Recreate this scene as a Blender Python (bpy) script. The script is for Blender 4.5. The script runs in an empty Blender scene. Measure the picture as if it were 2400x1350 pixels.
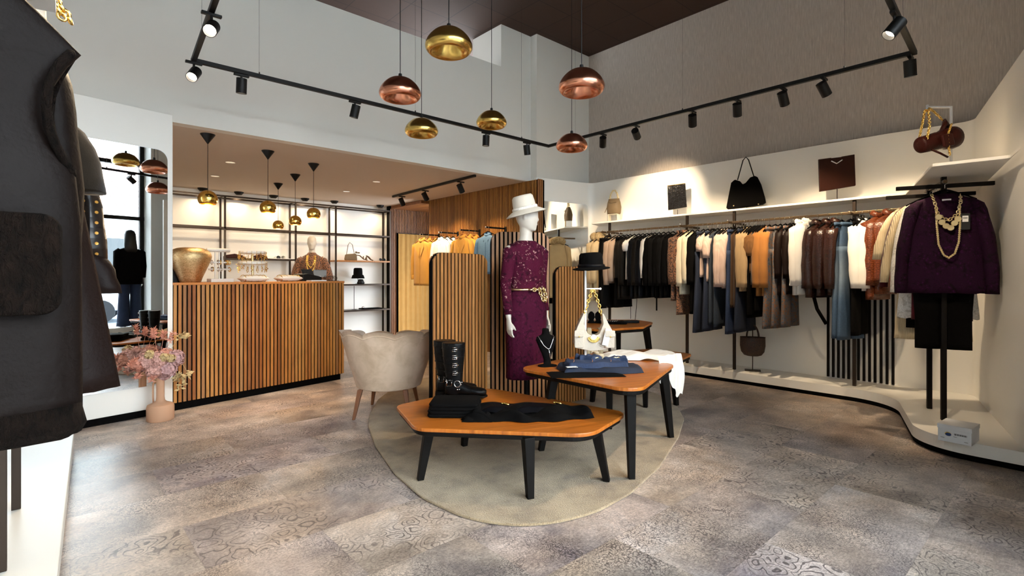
import bpy, math, random
from mathutils import Vector, Matrix, noise

# ---------------------------------------------------------------- camera, world, exposure
E = 1.25            # eye height of the camera
F = 1210.0          # focal length in pixels of the 2400 px wide frame
YAW = math.radians(48.0)
FW = (math.cos(YAW), math.sin(YAW))
RT = (math.sin(YAW), -math.cos(YAW))
HZ = 645.0          # horizon row
scene = bpy.context.scene
cam_d = bpy.data.cameras.new('camera')
cam = bpy.data.objects.new('camera', cam_d)
scene.collection.objects.link(cam)
cam.location = (0, 0, E)
cam.rotation_euler = (math.pi / 2, 0, YAW - math.pi / 2)
cam_d.sensor_width = 36
cam_d.lens = F / 2400 * 36
cam_d.shift_y = (HZ - 675) / 2400
cam_d.clip_start = 0.02
scene.camera = cam
scene.view_settings.view_transform = 'Standard'
scene.view_settings.look = 'None'
scene.view_settings.gamma = 1
scene.view_settings.use_curve_mapping = False
scene.view_settings.exposure = 0.95

world = bpy.data.worlds.new('world')
scene.world = world
world.use_nodes = True
wn = world.node_tree
wn.nodes.clear()
w_out = wn.nodes.new('ShaderNodeOutputWorld')
w_bg = wn.nodes.new('ShaderNodeBackground')
w_bg.inputs['Color'].default_value = (0.86, 0.93, 1.0, 1)
w_bg.inputs['Strength'].default_value = 8.4
wn.links.new(w_bg.outputs[0], w_out.inputs[0])

SPOT_W = 85.0       # track spotlights
WARM = (1.0, 0.77, 0.50)

# ---------------------------------------------------------------- placing helpers
rnd = random.Random(11)
R = math.radians


def xy(px, fwd):
    """world x, y of the column px of the photograph at the distance fwd along the view axis"""
    r = (px - 1200) / F
    return (fwd * (FW[0] + RT[0] * r), fwd * (FW[1] + RT[1] * r))


def P(px, py, z):
    """point at height z seen at px, py"""
    fwd = F * (E - z) / (py - HZ)
    x, y = xy(px, fwd)
    return Vector((x, y, z))


def on_x(px, X):
    r = (px - 1200) / F
    f = X / (FW[0] + RT[0] * r)
    return f * (FW[1] + RT[1] * r), f


def on_y(px, Y):
    r = (px - 1200) / F
    f = Y / (FW[1] + RT[1] * r)
    return f * (FW[0] + RT[0] * r), f


def zat(py, fwd):
    return E + (HZ - py) * fwd / F


def on_line(px, p0, d):
    """point of the line p0 + s d seen in column px; returns x, y, fwd"""
    r = (px - 1200) / F
    a, b = FW[0] + RT[0] * r, FW[1] + RT[1] * r
    # f*a = p0x + s dx ; f*b = p0y + s dy
    det = a * (-d[1]) + d[0] * b
    f = (p0[0] * (-d[1]) + d[0] * p0[1]) / det
    return f * a, f * b, f


# ---------------------------------------------------------------- object helpers
COL = scene.collection


def tag(o, label=None, cat=None, group=None, kind=None):
    if label: o['label'] = label
    if cat: o['category'] = cat
    if group: o['group'] = group
    if kind: o['kind'] = kind
    return o


def thing(name, label, cat, loc=(0, 0, 0), rz=0.0, group=None, rot=None):
    o = bpy.data.objects.new(name, None)
    o.empty_display_size = 0.05
    COL.objects.link(o)
    o.location = loc
    o.rotation_euler = rot if rot else (0, 0, rz)
    return tag(o, label, cat, group)


def copy_tree(o, parent=None):
    c = o.copy()
    COL.objects.link(c)
    if parent: c.parent = parent
    for ch in list(o.children):
        copy_tree(ch, c)
    return c


class MB:
    """collects shapes and links them as one mesh"""
    def __init__(s):
        s.v, s.f = [], []

    def add(s, vs, fs):
        n = len(s.v)
        s.v += [tuple(v) for v in vs]
        s.f += [tuple(i + n for i in f) for f in fs]
        return s

    def box(s, c, size, rz=0.0, M=None):
        hx, hy, hz = size[0] / 2, size[1] / 2, size[2] / 2
        vs = [Vector((sx * hx, sy * hy, sz * hz)) for sz in (-1, 1) for sy in (-1, 1) for sx in (-1, 1)]
        if M is None: M = Matrix.Rotation(rz, 3, 'Z')
        vs = [M @ v + Vector(c) for v in vs]
        return s.add(vs, [(0, 2, 3, 1), (4, 5, 7, 6), (0, 1, 5, 4), (2, 6, 7, 3), (0, 4, 6, 2), (1, 3, 7, 5)])

    def bb(s, x0, x1, y0, y1, z0, z1):
        return s.box(((x0 + x1) / 2, (y0 + y1) / 2, (z0 + z1) / 2), (abs(x1 - x0), abs(y1 - y0), abs(z1 - z0)))

    def taper(s, a, b, ra, rb, rot=0.0):
        """four sided bar from a to b with half sizes ra, rb"""
        vs = []
        for p, r in ((a, ra), (b, rb)):
            for k in range(4):
                t = rot + math.pi / 4 + k * math.pi / 2
                vs.append((p[0] + math.cos(t) * r * 1.414, p[1] + math.sin(t) * r * 1.414, p[2]))
        return s.add(vs, [(0, 1, 2, 3), (7, 6, 5, 4)] + [(k, k + 4, (k + 1) % 4 + 4, (k + 1) % 4) for k in range(4)])

    def prism(s, poly, z0, z1):
        n = len(poly)
        vs = [(p[0], p[1], z0) for p in poly] + [(p[0], p[1], z1) for p in poly]
        return s.add(vs, [tuple(range(n - 1, -1, -1)), tuple(range(n, 2 * n))] +
                     [(k, (k + 1) % n, (k + 1) % n + n, k + n) for k in range(n)])

    def plate(s, poly, a, b, axis='y'):
        """polygon in the x z plane made thick along y from a to b"""
        n = len(poly)
        if axis == 'y':
            vs = [(p[0], a, p[1]) for p in poly] + [(p[0], b, p[1]) for p in poly]
        else:
            vs = [(a, p[0], p[1]) for p in poly] + [(b, p[0], p[1]) for p in poly]
        return s.add(vs, [tuple(range(n)), tuple(range(2 * n - 1, n - 1, -1))] +
                     [(k, k + n, (k + 1) % n + n, (k + 1) % n) for k in range(n)])

    def rings(s, rings, cap=True, closed=False):
        n, m, base = len(rings[0]), len(rings), len(s.v)
        vs = [p for r in rings for p in r]
        fs = []
        for i in range(m if closed else m - 1):
            j = (i + 1) % m
            for k in range(n):
                k2 = (k + 1) % n
                fs.append((i * n + k, i * n + k2, j * n + k2, j * n + k))
        if cap and not closed:
            fs.append(tuple(range(n - 1, -1, -1)))
            fs.append(tuple((m - 1) * n + k for k in range(n)))
        return s.add(vs, fs)

    def tube(s, pts, r, n=8, closed=False, flat=1.0):
        pts = [Vector(p) for p in pts]
        m = len(pts)
        rr = r if isinstance(r, (list, tuple)) else [r] * m
        rings, up = [], None
        for i, p in enumerate(pts):
            if closed:
                t = pts[(i + 1) % m] - pts[i - 1]
            else:
                t = pts[min(i + 1, m - 1)] - pts[max(i - 1, 0)]
            t.normalize()
            if up is None:
                up = Vector((0, 0, 1)) if abs(t.z) < 0.9 else Vector((1, 0, 0))
            a = t.cross(up)
            if a.length < 1e-5: a = t.orthogonal()
            a.normalize()
            b = a.cross(t).normalized()
            up = b
            rings.append([p + (a * math.cos(q) + b * math.sin(q) * flat) * rr[i] for q in
                          [2 * math.pi * k / n for k in range(n)]])
        return s.rings(rings, True, closed)

    def lathe(s, prof, c=(0, 0, 0), n=32, M=None):
        rings = []
        for (r, z) in prof:
            rings.append([Vector((max(r, 1e-4) * math.cos(2 * math.pi * k / n), max(r, 1e-4) * math.sin(2 * math.pi * k / n), z)) for k in range(n)])
        if M: rings = [[M @ p for p in r] for r in rings]
        rings = [[p + Vector(c) for p in r] for r in rings]
        return s.rings(rings, True)

    def ball(s, c, r, n=10, sc=(1, 1, 1)):
        prof = [(math.sin(math.pi * i / n), -math.cos(math.pi * i / n)) for i in range(n + 1)]
        rings = [[(c[0] + sc[0] * r * max(a, .001) * math.cos(2 * math.pi * k / (n + 2)), c[1] + sc[1] * r * max(a, .001) * math.sin(2 * math.pi * k / (n + 2)), c[2] + sc[2] * r * z)
                  for k in range(n + 2)] for a, z in prof]
        return s.rings(rings, True)

    def grid(s, nu, nv, fn):
        vs = [fn(i / (nu - 1), j / (nv - 1)) for j in range(nv) for i in range(nu)]
        fs = [(j * nu + i, j * nu + i + 1, (j + 1) * nu + i + 1, (j + 1) * nu + i) for j in range(nv - 1) for i in range(nu - 1)]
        return s.add(vs, fs)

    def sheet(s, nu, nv, fn, th=0.004):
        """closed thin cloth from a grid function (thickness below)"""
        n0 = len(s.v)
        s.grid(nu, nv, fn)
        n = nu * nv
        low = [(v[0], v[1], v[2] - th) for v in s.v[n0:n0 + n]]
        fs = [(j * nu + i, (j + 1) * nu + i, (j + 1) * nu + i + 1, j * nu + i + 1) for j in range(nv - 1) for i in range(nu - 1)]
        s.add(low, fs)
        edge = [(i, 0) for i in range(nu)] + [(nu - 1, j) for j in range(1, nv)] + [(i, nv - 1) for i in range(nu - 2, -1, -1)] + [(0, j) for j in range(nv - 2, 0, -1)]
        ids = [j * nu + i for i, j in edge]
        m = len(ids)
        for k in range(m):
            a, b = ids[k], ids[(k + 1) % m]
            s.f.append((n0 + b, n0 + a, n0 + n + a, n0 + n + b))
        return s

    def build(s, name, mat, parent=None, smooth=False, bevel=0.0, seg=2, sub=0, auto=None, loc=None, remesh=0.0):
        me = bpy.data.meshes.new(name)
        me.from_pydata(s.v, [], s.f)
        me.validate()
        me.update()
        if smooth or auto:
            me.polygons.foreach_set('use_smooth', [True] * len(me.polygons))
        if auto:
            me.set_sharp_from_angle(angle=R(auto))
        me.materials.append(mat)
        o = bpy.data.objects.new(name, me)
        COL.objects.link(o)
        if parent: o.parent = parent
        if loc: o.location = loc
        if remesh:
            m = o.modifiers.new('remesh', 'REMESH')
            m.mode = 'VOXEL'; m.voxel_size = remesh; m.use_smooth_shade = True
            m2 = o.modifiers.new('smooth', 'SMOOTH'); m2.iterations = 4; m2.factor = .5
        if bevel:
            m = o.modifiers.new('bevel', 'BEVEL')
            m.width = bevel; m.segments = seg; m.limit_method = 'ANGLE'; m.angle_limit = R(40)
        if sub:
            m = o.modifiers.new('sub', 'SUBSURF'); m.levels = sub; m.render_levels = sub
        return o


def rpoly(pts, rad, n=8):
    """rounded polygon; rad one number or one per corner"""
    out, m = [], len(pts)
    for i in range(m):
        p, a, b = Vector(pts[i][:2]), Vector(pts[i - 1][:2]), Vector(pts[(i + 1) % m][:2])
        r = rad[i] if isinstance(rad, (list, tuple)) else rad
        if r <= 0:
            out.append((p.x, p.y)); continue
        u, w = (a - p), (b - p)
        lu, lw = u.length, w.length
        u.normalize(); w.normalize()
        ang = u.angle(w)
        t = min(r / math.tan(ang / 2), lu * .48, lw * .48)
        rr = t * math.tan(ang / 2)
        bis = (u + w).normalized()
        c = p + bis * (rr / math.sin(ang / 2))
        s0, s1 = p + u * t - c, p + w * t - c
        a0, a1 = math.atan2(s0.y, s0.x), math.atan2(s1.y, s1.x)
        d = (a1 - a0 + math.pi) % (2 * math.pi) - math.pi
        for k in range(n + 1):
            q = a0 + d * k / n
            out.append((c.x + rr * math.cos(q), c.y + rr * math.sin(q)))
    return out


def rpath(pts, rad, n=8):
    """open path with rounded inner corners"""
    full = rpoly(pts, [0] + ([rad] * (len(pts) - 2) if not isinstance(rad, (list, tuple)) else list(rad)) + [0], n)
    return full


def offset_path(path, d):
    out = []
    for i, p in enumerate(path):
        a, b = Vector(path[max(i - 1, 0)]), Vector(path[min(i + 1, len(path) - 1)])
        t = (b - a)
        if t.length < 1e-6: t = Vector((1, 0))
        t.normalize()
        out.append((p[0] - t.y * d, p[1] + t.x * d))
    return out


def inpoly(poly, x, y):
    c, j = False, len(poly) - 1
    for i in range(len(poly)):
        xi, yi = poly[i]; xj, yj = poly[j]
        if (yi > y) != (yj > y) and x < (xj - xi) * (y - yi) / (yj - yi) + xi: c = not c
        j = i
    return c

# ---------------------------------------------------------------- materials
def lin(h):
    h = h.lstrip('#')
    c = [int(h[i:i + 2], 16) / 255 for i in (0, 2, 4)]
    return tuple(x / 12.92 if x <= .04045 else ((x + .055) / 1.055) ** 2.4 for x in c) + (1,)


class NT:
    def __init__(s, name):
        s.m = bpy.data.materials.new(name)
        s.m.use_nodes = True
        s.t = s.m.node_tree
        s.b = s.t.nodes['Principled BSDF']
        s.out = s.t.nodes['Material Output']

    def n(s, typ, **kw):
        nd = s.t.nodes.new('ShaderNode' + typ)
        for k, v in kw.items():
            if k.startswith('i_'):
                key = k[2:].replace('_', ' ')
                nd.inputs[int(key) if key.isdigit() else key].default_value = v
            else:
                setattr(nd, k, v)
        return nd

    def l(s, a, b):
        s.t.links.new(a, b)
        return s

    def coord(s, kind='Object', scale=(1, 1, 1), rot=(0, 0, 0), loc=(0, 0, 0)):
        tc = s.n('TexCoord')
        mp = s.n('Mapping')
        mp.inputs['Scale'].default_value = scale
        mp.inputs['Rotation'].default_value = rot
        mp.inputs['Location'].default_value = loc
        s.l(tc.outputs[kind], mp.inputs[0])
        return mp.outputs[0]

    def noise(s, vec, scale, detail=3, rough=.5, dist=0):
        nd = s.n('TexNoise')
        nd.inputs['Scale'].default_value = scale
        nd.inputs['Detail'].default_value = detail
        nd.inputs['Roughness'].default_value = rough
        nd.inputs['Distortion'].default_value = dist
        if vec is not None: s.l(vec, nd.inputs['Vector'])
        return nd

    def vor(s, vec, scale, feature='F1', rnd_=1.0):
        nd = s.n('TexVoronoi', feature=feature)
        nd.inputs['Scale'].default_value = scale
        nd.inputs['Randomness'].default_value = rnd_
        s.l(vec, nd.inputs['Vector'])
        return nd

    def ramp(s, fac, stops, interp='LINEAR'):
        nd = s.n('ValToRGB')
        nd.color_ramp.interpolation = interp
        els = nd.color_ramp.elements
        while len(els) < len(stops): els.new(.5)
        for e, (p, c) in zip(els, stops):
            e.position = p
            e.color = lin(c) if isinstance(c, str) else (c, c, c, 1)
        s.l(fac, nd.inputs[0])
        return nd.outputs[0]

    def mix(s, fac, a, b, blend='MIX'):
        nd = s.n('Mix', data_type='RGBA', blend_type=blend)
        for sock, v in ((0, fac), (6, a), (7, b)):
            if isinstance(v, str): v = lin(v)
            if isinstance(v, (tuple, float, int)): nd.inputs[sock].default_value = v
            else: s.l(v, nd.inputs[sock])
        return nd.outputs[2]

    def math(s, op, a, b=None):
        nd = s.n('Math', operation=op)
        for i, v in enumerate((a, b)):
            if v is None: continue
            if isinstance(v, (int, float)): nd.inputs[i].default_value = v
            else: s.l(v, nd.inputs[i])
        return nd.outputs[0]

    def bump(s, h, strength=.3, dist=.01):
        nd = s.n('Bump')
        nd.inputs['Strength'].default_value = strength
        nd.inputs['Distance'].default_value = dist
        s.l(h, nd.inputs['Height'])
        s.l(nd.outputs[0], s.b.inputs['Normal'])

    def base(s, c):
        if isinstance(c, str): s.b.inputs['Base Color'].default_value = lin(c)
        else: s.l(c, s.b.inputs['Base Color'])
        return s

    def set(s, rough=None, metal=None, spec=None, sheen=None, coat=None):
        for k, v in (('Roughness', rough), ('Metallic', metal), ('Specular IOR Level', spec), ('Sheen Weight', sheen), ('Coat Weight', coat)):
            if v is not None:
                if isinstance(v, (int, float)): s.b.inputs[k].default_value = v
                else: s.l(v, s.b.inputs[k])
        return s


def plain(name, c, rough=.5, metal=0, var=.06, scale=6, bump=0, spec=None, bscale=60):
    t = NT(name)
    v = t.coord()
    nz = t.noise(v, scale, 3)
    col = t.mix(t.math('MULTIPLY', nz.outputs['Fac'], var * 2), c, t.mix(.5, c, '#000000'))
    t.base(col).set(rough=rough, metal=metal, spec=spec)
    if bump:
        t.bump(t.noise(v, bscale, 2).outputs['Fac'], bump, .004)
    return t.m


def cloth(name, c, rough=.85, bump=.35, var=.25, ribs=0, sheen=.15, scale=9):
    t = NT(name)
    v = t.coord()
    nz = t.noise(v, scale, 4)
    col = t.mix(t.math('MULTIPLY', nz.outputs['Fac'], var * 2), c, t.mix(.45, c, '#000000'))
    t.base(col).set(rough=rough, sheen=sheen, spec=.10)
    if ribs:
        w = t.n('TexWave', wave_type='BANDS', bands_direction='X')
        w.inputs['Scale'].default_value = ribs
        t.l(v, w.inputs['Vector'])
        t.bump(w.outputs['Fac'], .6, .004)
    else:
        t.bump(t.noise(v, 180, 2).outputs['Fac'], bump, .002)
    return t.m


def slat_wood(name, pitch, cols, axis=0, rough=.42, grain=1.0):
    t = NT(name)
    v = t.coord()
    sp = t.n('SeparateXYZ'); t.l(v, sp.inputs[0])
    idx = t.math('FLOOR', t.math('DIVIDE', sp.outputs[axis], pitch))
    wn_ = t.n('TexWhiteNoise', noise_dimensions='1D'); t.l(idx, wn_.inputs['W'])
    c0 = t.ramp(wn_.outputs['Value'], [(i / (len(cols) - 1), c) for i, c in enumerate(cols)])
    cb = t.n('CombineXYZ')
    t.l(t.math('MULTIPLY', sp.outputs[0], 22), cb.inputs[0])
    t.l(t.math('MULTIPLY', sp.outputs[1], 22), cb.inputs[1])
    t.l(t.math('ADD', t.math('MULTIPLY', sp.outputs[2], 1.6), t.math('MULTIPLY', idx, 3.7)), cb.inputs[2])
    nz = t.noise(cb.outputs[0], 2.5, 5, .6, .6)
    dark = t.ramp(nz.outputs['Fac'], [(.3, .62), (.62, 1.05)])
    t.base(t.mix(grain, c0, dark, 'MULTIPLY')).set(rough=rough)
    t.bump(nz.outputs['Fac'], .15, .002)
    return t.m


def make_floor():
    t = NT('patterned_vinyl_tile')
    v = t.coord('Object')
    sp = t.n('SeparateXYZ'); t.l(v, sp.inputs[0])
    TX, TY = 1.0, .5
    iy = t.math('FLOOR', t.math('DIVIDE', sp.outputs[1], TY))
    shift = t.math('MULTIPLY', t.math('MODULO', iy, 2), .5)
    fx = t.math('ADD', t.math('DIVIDE', sp.outputs[0], TX), shift)
    ix = t.math('FLOOR', fx)
    cb = t.n('CombineXYZ'); t.l(ix, cb.inputs[0]); t.l(iy, cb.inputs[1])
    wn_ = t.n('TexWhiteNoise', noise_dimensions='3D'); t.l(cb.outputs[0], wn_.inputs[0])
    rs = t.n('SeparateColor'); t.l(wn_.outputs['Color'], rs.inputs[0])
    # offset coordinates per tile
    of = t.n('VectorMath', operation='SCALE'); t.l(wn_.outputs['Color'], of.inputs[0]); of.inputs['Scale'].default_value = 9.0
    va = t.n('VectorMath', operation='ADD'); t.l(v, va.inputs[0]); t.l(of.outputs[0], va.inputs[1])
    vv = va.outputs[0]
    tilecol = t.ramp(rs.outputs[0], [(0, '#94867c'), (.25, '#ac9e94'), (.5, '#968c92'), (.75, '#baaba0'), (1, '#a296a0')])
    big = t.noise(vv, 1.9, 9, .68, .4)
    stain = t.ramp(big.outputs['Fac'], [(.32, '#5a5254'), (.44, '#94877e'), (.56, '#bcac9f'), (.7, '#d8cec8')])
    col = t.mix(.68, tilecol, stain)
    warm = t.noise(vv, 2.3, 2)
    col = t.mix(t.math('MULTIPLY', t.math('SUBTRACT', warm.outputs['Fac'], .4), .9), col, '#b08d66')
    # brushed fibres
    mp = t.n('Mapping'); mp.inputs['Scale'].default_value = (6, 60, 1); t.l(vv, mp.inputs[0])
    br = t.noise(mp.outputs[0], 3, 4, .7)
    col = t.mix(.5, col, t.ramp(br.outputs['Fac'], [(.3, .55), (.7, 1.25)]), 'MULTIPLY')
    sk_ = t.noise(vv, 85, 5, .75)
    col = t.mix(.75, col, t.ramp(sk_.outputs['Fac'], [(.36, .62), (.5, 1.1), (.64, 1.5)]), 'MULTIPLY')
    cl = t.noise(vv, 2.7, 3, .6)
    col = t.mix(.8, col, t.ramp(cl.outputs['Fac'], [(.35, .78), (.65, 1.4)]), 'MULTIPLY')
    # scroll ornaments: ring shapes inside voronoi cells, warped
    wp = t.noise(vv, 7, 2)
    wv = t.n('VectorMath', operation='MULTIPLY_ADD')
    t.l(wp.outputs['Color'], wv.inputs[0]); wv.inputs[1].default_value = (.12, .12, 0); t.l(vv, wv.inputs[2])
    def rings(scale, freq, lo, hi):
        vr = t.vor(wv.outputs[0], scale, rnd_=.75)
        w = t.math('SINE', t.math('MULTIPLY', vr.outputs['Distance'], freq))
        return t.ramp(w, [(lo, 0.0), (hi, 1.0)])
    bigr = rings(10, 30, .6, .9)
    smr = rings(62, 13, .2, .8)
    sel = t.ramp(rs.outputs[1], [(.62, 0.0), (.66, 1.0)])
    pat = t.mix(sel, smr, bigr)
    fade = t.ramp(t.noise(vv, 3.1, 3).outputs['Fac'], [(.36, 0.0), (.58, 1.0)])
    patf = t.math('MULTIPLY', t.n('RGBToBW').outputs[0], 1)
    bw = [x for x in t.t.nodes if x.bl_idname == 'ShaderNodeRGBToBW'][-1]
    t.l(pat, bw.inputs[0])
    fb = t.n('RGBToBW'); t.l(fade, fb.inputs[0])
    col = t.mix(t.math('MULTIPLY', patf, fb.outputs[0]), col, t.mix(.7, col, '#2a262e'))
    # seams
    def seam(f, w):
        fr = t.math('FRACT', f)
        return t.math('LESS_THAN', t.math('MINIMUM', fr, t.math('SUBTRACT', 1, fr)), w)
    s1 = seam(fx, .0025); s2 = seam(t.math('DIVIDE', sp.outputs[1], TY), .005)
    col = t.mix(t.math('MULTIPLY', t.math('MAXIMUM', s1, s2), .12), col, '#4a4440')
    t.base(col).set(rough=t.math('ADD', t.math('MULTIPLY', br.outputs['Fac'], .2), .24), spec=.5)
    t.bump(br.outputs['Fac'], .12, .003)
    return t.m


def make_glass():
    m = bpy.data.materials.new('clear_window_glass'); m.use_nodes = True
    nt = m.node_tree; nt.nodes.clear()
    o = nt.nodes.new('ShaderNodeOutputMaterial'); mx = nt.nodes.new('ShaderNodeMixShader')
    tr = nt.nodes.new('ShaderNodeBsdfTransparent'); gl = nt.nodes.new('ShaderNodeBsdfGlossy')
    fr = nt.nodes.new('ShaderNodeFresnel'); fr.inputs[0].default_value = 1.3
    gl.inputs['Roughness'].default_value = .02
    tr.inputs[0].default_value = (.95, .98, .98, 1)
    nt.links.new(fr.outputs[0], mx.inputs[0]); nt.links.new(tr.outputs[0], mx.inputs[1]); nt.links.new(gl.outputs[0], mx.inputs[2])
    nt.links.new(mx.outputs[0], o.inputs[0])
    return m


def emis(name, c, s):
    t = NT(name)
    t.b.inputs['Base Color'].default_value = (.8, .8, .8, 1)
    t.b.inputs['Emission Color'].default_value = c + (1,)
    t.b.inputs['Emission Strength'].default_value = s
    return t.m


def make_leopard(name='leopard_print', bg='#7c5034'):
    t = NT(name)
    v = t.coord()
    w = t.noise(v, 30, 2)
    wv = t.n('VectorMath', operation='MULTIPLY_ADD'); t.l(w.outputs['Color'], wv.inputs[0]); wv.inputs[1].default_value = (.02, .02, .02); t.l(v, wv.inputs[2])
    vr = t.vor(wv.outputs[0], 58)
    spot = t.ramp(vr.outputs['Distance'], [(.12, '#6b3d22'), (.2, '#120c0a'), (.42, '#140d0b'), (.5, bg)])
    t.base(spot).set(rough=.7, sheen=.2)
    return t.m


def make_croc(name, c, c2, rough=.28):
    t = NT(name)
    v = t.coord('Object', (1, 1, 1.5))
    vr = t.vor(v, 38, 'DISTANCE_TO_EDGE', .6)
    line = t.ramp(vr.outputs['Distance'], [(.0, c2), (.12, c)])
    nz = t.noise(v, 5, 3)
    t.base(t.mix(t.math('MULTIPLY', nz.outputs['Fac'], .6), line, c2)).set(rough=rough)
    t.bump(vr.outputs['Distance'], .5, .006)
    return t.m


def make_leather(name, c, rough=.38, bs=90):
    t = NT(name)
    v = t.coord()
    nz = t.noise(v, 4, 5, .6)
    col = t.mix(t.math('MULTIPLY', nz.outputs['Fac'], .7), c, t.mix(.6, c, '#000000'))
    t.base(col).set(rough=t.math('ADD', t.math('MULTIPLY', nz.outputs['Fac'], .3), rough - .05), spec=.13)
    mixh = t.math('ADD', t.math('MULTIPLY', t.noise(v, 7, 3).outputs['Fac'], 3), t.noise(v, bs, 3).outputs['Fac'])
    t.bump(mixh, .3, .006)
    return t.m


def make_fur(name, c, c2):
    t = NT(name)
    v = t.coord('Object', (1, 1, .35))
    nz = t.noise(v, 75, 4, .7, .8)
    t.base(t.ramp(nz.outputs['Fac'], [(.3, c2), (.65, c)])).set(rough=.95, sheen=.0, spec=.1)
    t.bump(nz.outputs['Fac'], 1.0, .02)
    return t.m


def make_denim(name, c, c2, fade=None):
    t = NT(name)
    v = t.coord()
    nz = t.noise(v, 5, 4)
    fine = t.noise(t.coord('Object', (1, 1, .3)), 160, 2)
    col = t.mix(nz.outputs['Fac'], c, c2)
    col = t.mix(.45, col, t.ramp(fine.outputs['Fac'], [(.3, .6), (.7, 1.3)]), 'MULTIPLY')
    if fade:
        # worn centre of the thighs
        sp = t.n('SeparateXYZ'); t.l(t.coord(), sp.inputs[0])
        g = t.ramp(t.math('ABSOLUTE', t.math('ADD', sp.outputs[2], .60)), [(.0, 1.0), (.30, 0.0)])
        bw = t.n('RGBToBW'); t.l(g, bw.inputs[0])
        col = t.mix(t.math('MULTIPLY', bw.outputs[0], t.math('MULTIPLY', nz.outputs['Fac'], 1.1)), col, fade)
    t.base(col).set(rough=.85)
    t.bump(fine.outputs['Fac'], .3, .002)
    return t.m


def make_lace(name, c, light, dark):
    t = NT(name)
    v = t.coord()
    w = t.noise(v, 14, 3)
    wv = t.n('VectorMath', operation='MULTIPLY_ADD'); t.l(w.outputs['Color'], wv.inputs[0]); wv.inputs[1].default_value = (.09, .09, .09); t.l(v, wv.inputs[2])
    vr = t.vor(wv.outputs[0], 40)
    ed = t.vor(wv.outputs[0], 75, 'DISTANCE_TO_EDGE')
    a = t.ramp(vr.outputs['Distance'], [(.0, light), (.16, light), (.3, c), (.55, c), (.75, dark)])
    patch = t.ramp(t.noise(v, 13, 2).outputs['Fac'], [(.42, 0.0), (.52, 1.0)])
    col = t.mix(patch, c, a)
    col = t.mix(.6, col, t.ramp(ed.outputs['Distance'], [(.0, 1.25), (.1, .8)]), 'MULTIPLY')
    t.base(col).set(rough=.85, sheen=0, spec=.15)
    t.bump(ed.outputs['Distance'], .6, .004)
    return t.m


M = {}
M['white_paint'] = plain('white_wall_paint', '#d9d8d2', .55, var=.02)
M['fascia_paint'] = plain('pale_grey_wall_paint', '#e0dcd3', .6, var=.02)
M['panel_white'] = plain('satin_white_panel', '#f0ede6', .4, var=.02)
M['low_ceiling'] = plain('matt_ceiling_paint', '#c9b8a6', .8, var=.02)
t = NT('dark_ceiling_tile')
v = t.coord()
br_ = t.n('TexBrick', offset=0.0); t.l(v, br_.inputs['Vector'])
br_.inputs['Color1'].default_value = lin('#3f2b22'); br_.inputs['Color2'].default_value = lin('#3a2820'); br_.inputs['Mortar'].default_value = lin('#251812')
br_.inputs['Scale'].default_value = 1; br_.inputs['Mortar Size'].default_value = .006; br_.inputs['Brick Width'].default_value = .6; br_.inputs['Row Height'].default_value = .6
t.base(br_.outputs['Color']).set(rough=.85)
M['ceiling'] = t.m
t = NT('grey_brown_grasscloth_wallpaper')
v = t.coord('Object', (38, 38, 3.5))
nz = t.noise(v, 2.2, 5, .65)
n2 = t.noise(t.coord(), .9, 2)
c = t.ramp(nz.outputs['Fac'], [(.3, '#baaea2'), (.6, '#d2c6ba'), (.75, '#e2d8cc')])
t.base(t.mix(t.math('MULTIPLY', n2.outputs['Fac'], .15), c, '#8d7a6a')).set(rough=.75)
t.bump(nz.outputs['Fac'], .4, .004)
M['wallpaper'] = t.m
M['floor'] = make_floor()
M['slat_counter'] = slat_wood('oak_slats_counter', .04, ['#96582a', '#b97a3a', '#a0622f', '#c48a4a', '#8a5228', '#b08254'])
M['slat_screen'] = slat_wood('oak_slats_screen', .04, ['#9c6634', '#b57f4a', '#936034', '#ab7640'])
M['slat_wall_x'] = slat_wood('oak_slats_wall', .036, ['#96602c', '#ab7236', '#885426', '#b57c3c'], axis=1)
M['slat_wall_y'] = slat_wood('oak_slats_alcove', .036, ['#85522a', '#9a6230'], axis=0)
M['felt'] = plain('black_felt_backing', '#070606', .95, var=.02, spec=.1)
M['black'] = plain('matt_black_metal', '#0a0a0a', .5, var=.05, spec=.3)
M['bronze'] = plain('dark_bronze_metal', '#3a3029', .38, metal=.7, var=.05)
M['railbronze'] = plain('brushed_bronze_rail', '#6a5842', .35, metal=.8, var=.05)
M['chrome'] = plain('polished_chrome', '#d8d8d8', .15, metal=1, var=0)
M['gold'] = plain('polished_gold_metal', '#f0cc74', .25, metal=1, var=0)
M['palegold'] = plain('pale_gold_metal', '#ecd9a8', .35, metal=1, var=0)
M['silver'] = plain('silver_necklace', '#e4e6ea', .15, metal=.9, var=0)
M['mirror'] = plain('mirror_glass', '#f2f5f5', .0, metal=1, var=0)
M['glass'] = make_glass()
M['wood_top'] = NT('walnut_veneer_top').m
t = NT('teak_veneer_top')
v = t.coord('Object', (1, 1, 1), (0, 0, R(20)))
sp = t.n('SeparateXYZ'); t.l(v, sp.inputs[0])
idx = t.math('FLOOR', t.math('DIVIDE', sp.outputs[1], .035))
cb = t.n('CombineXYZ'); t.l(t.math('ADD', t.math('MULTIPLY', sp.outputs[0], 1.5), t.math('MULTIPLY', idx, 2.3)), cb.inputs[0]); t.l(t.math('MULTIPLY', sp.outputs[1], 30), cb.inputs[1])
nz = t.noise(cb.outputs[0], 2, 5, .6, .5)
w1 = t.n('TexWhiteNoise', noise_dimensions='1D'); t.l(idx, w1.inputs['W'])
c = t.ramp(nz.outputs['Fac'], [(.25, '#84440f'), (.5, '#b2631f'), (.75, '#c87a32')])
t.base(t.mix(.35, c, t.ramp(w1.outputs['Value'], [(0, .7), (1, 1.1)]), 'MULTIPLY')).set(rough=.3)
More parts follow.
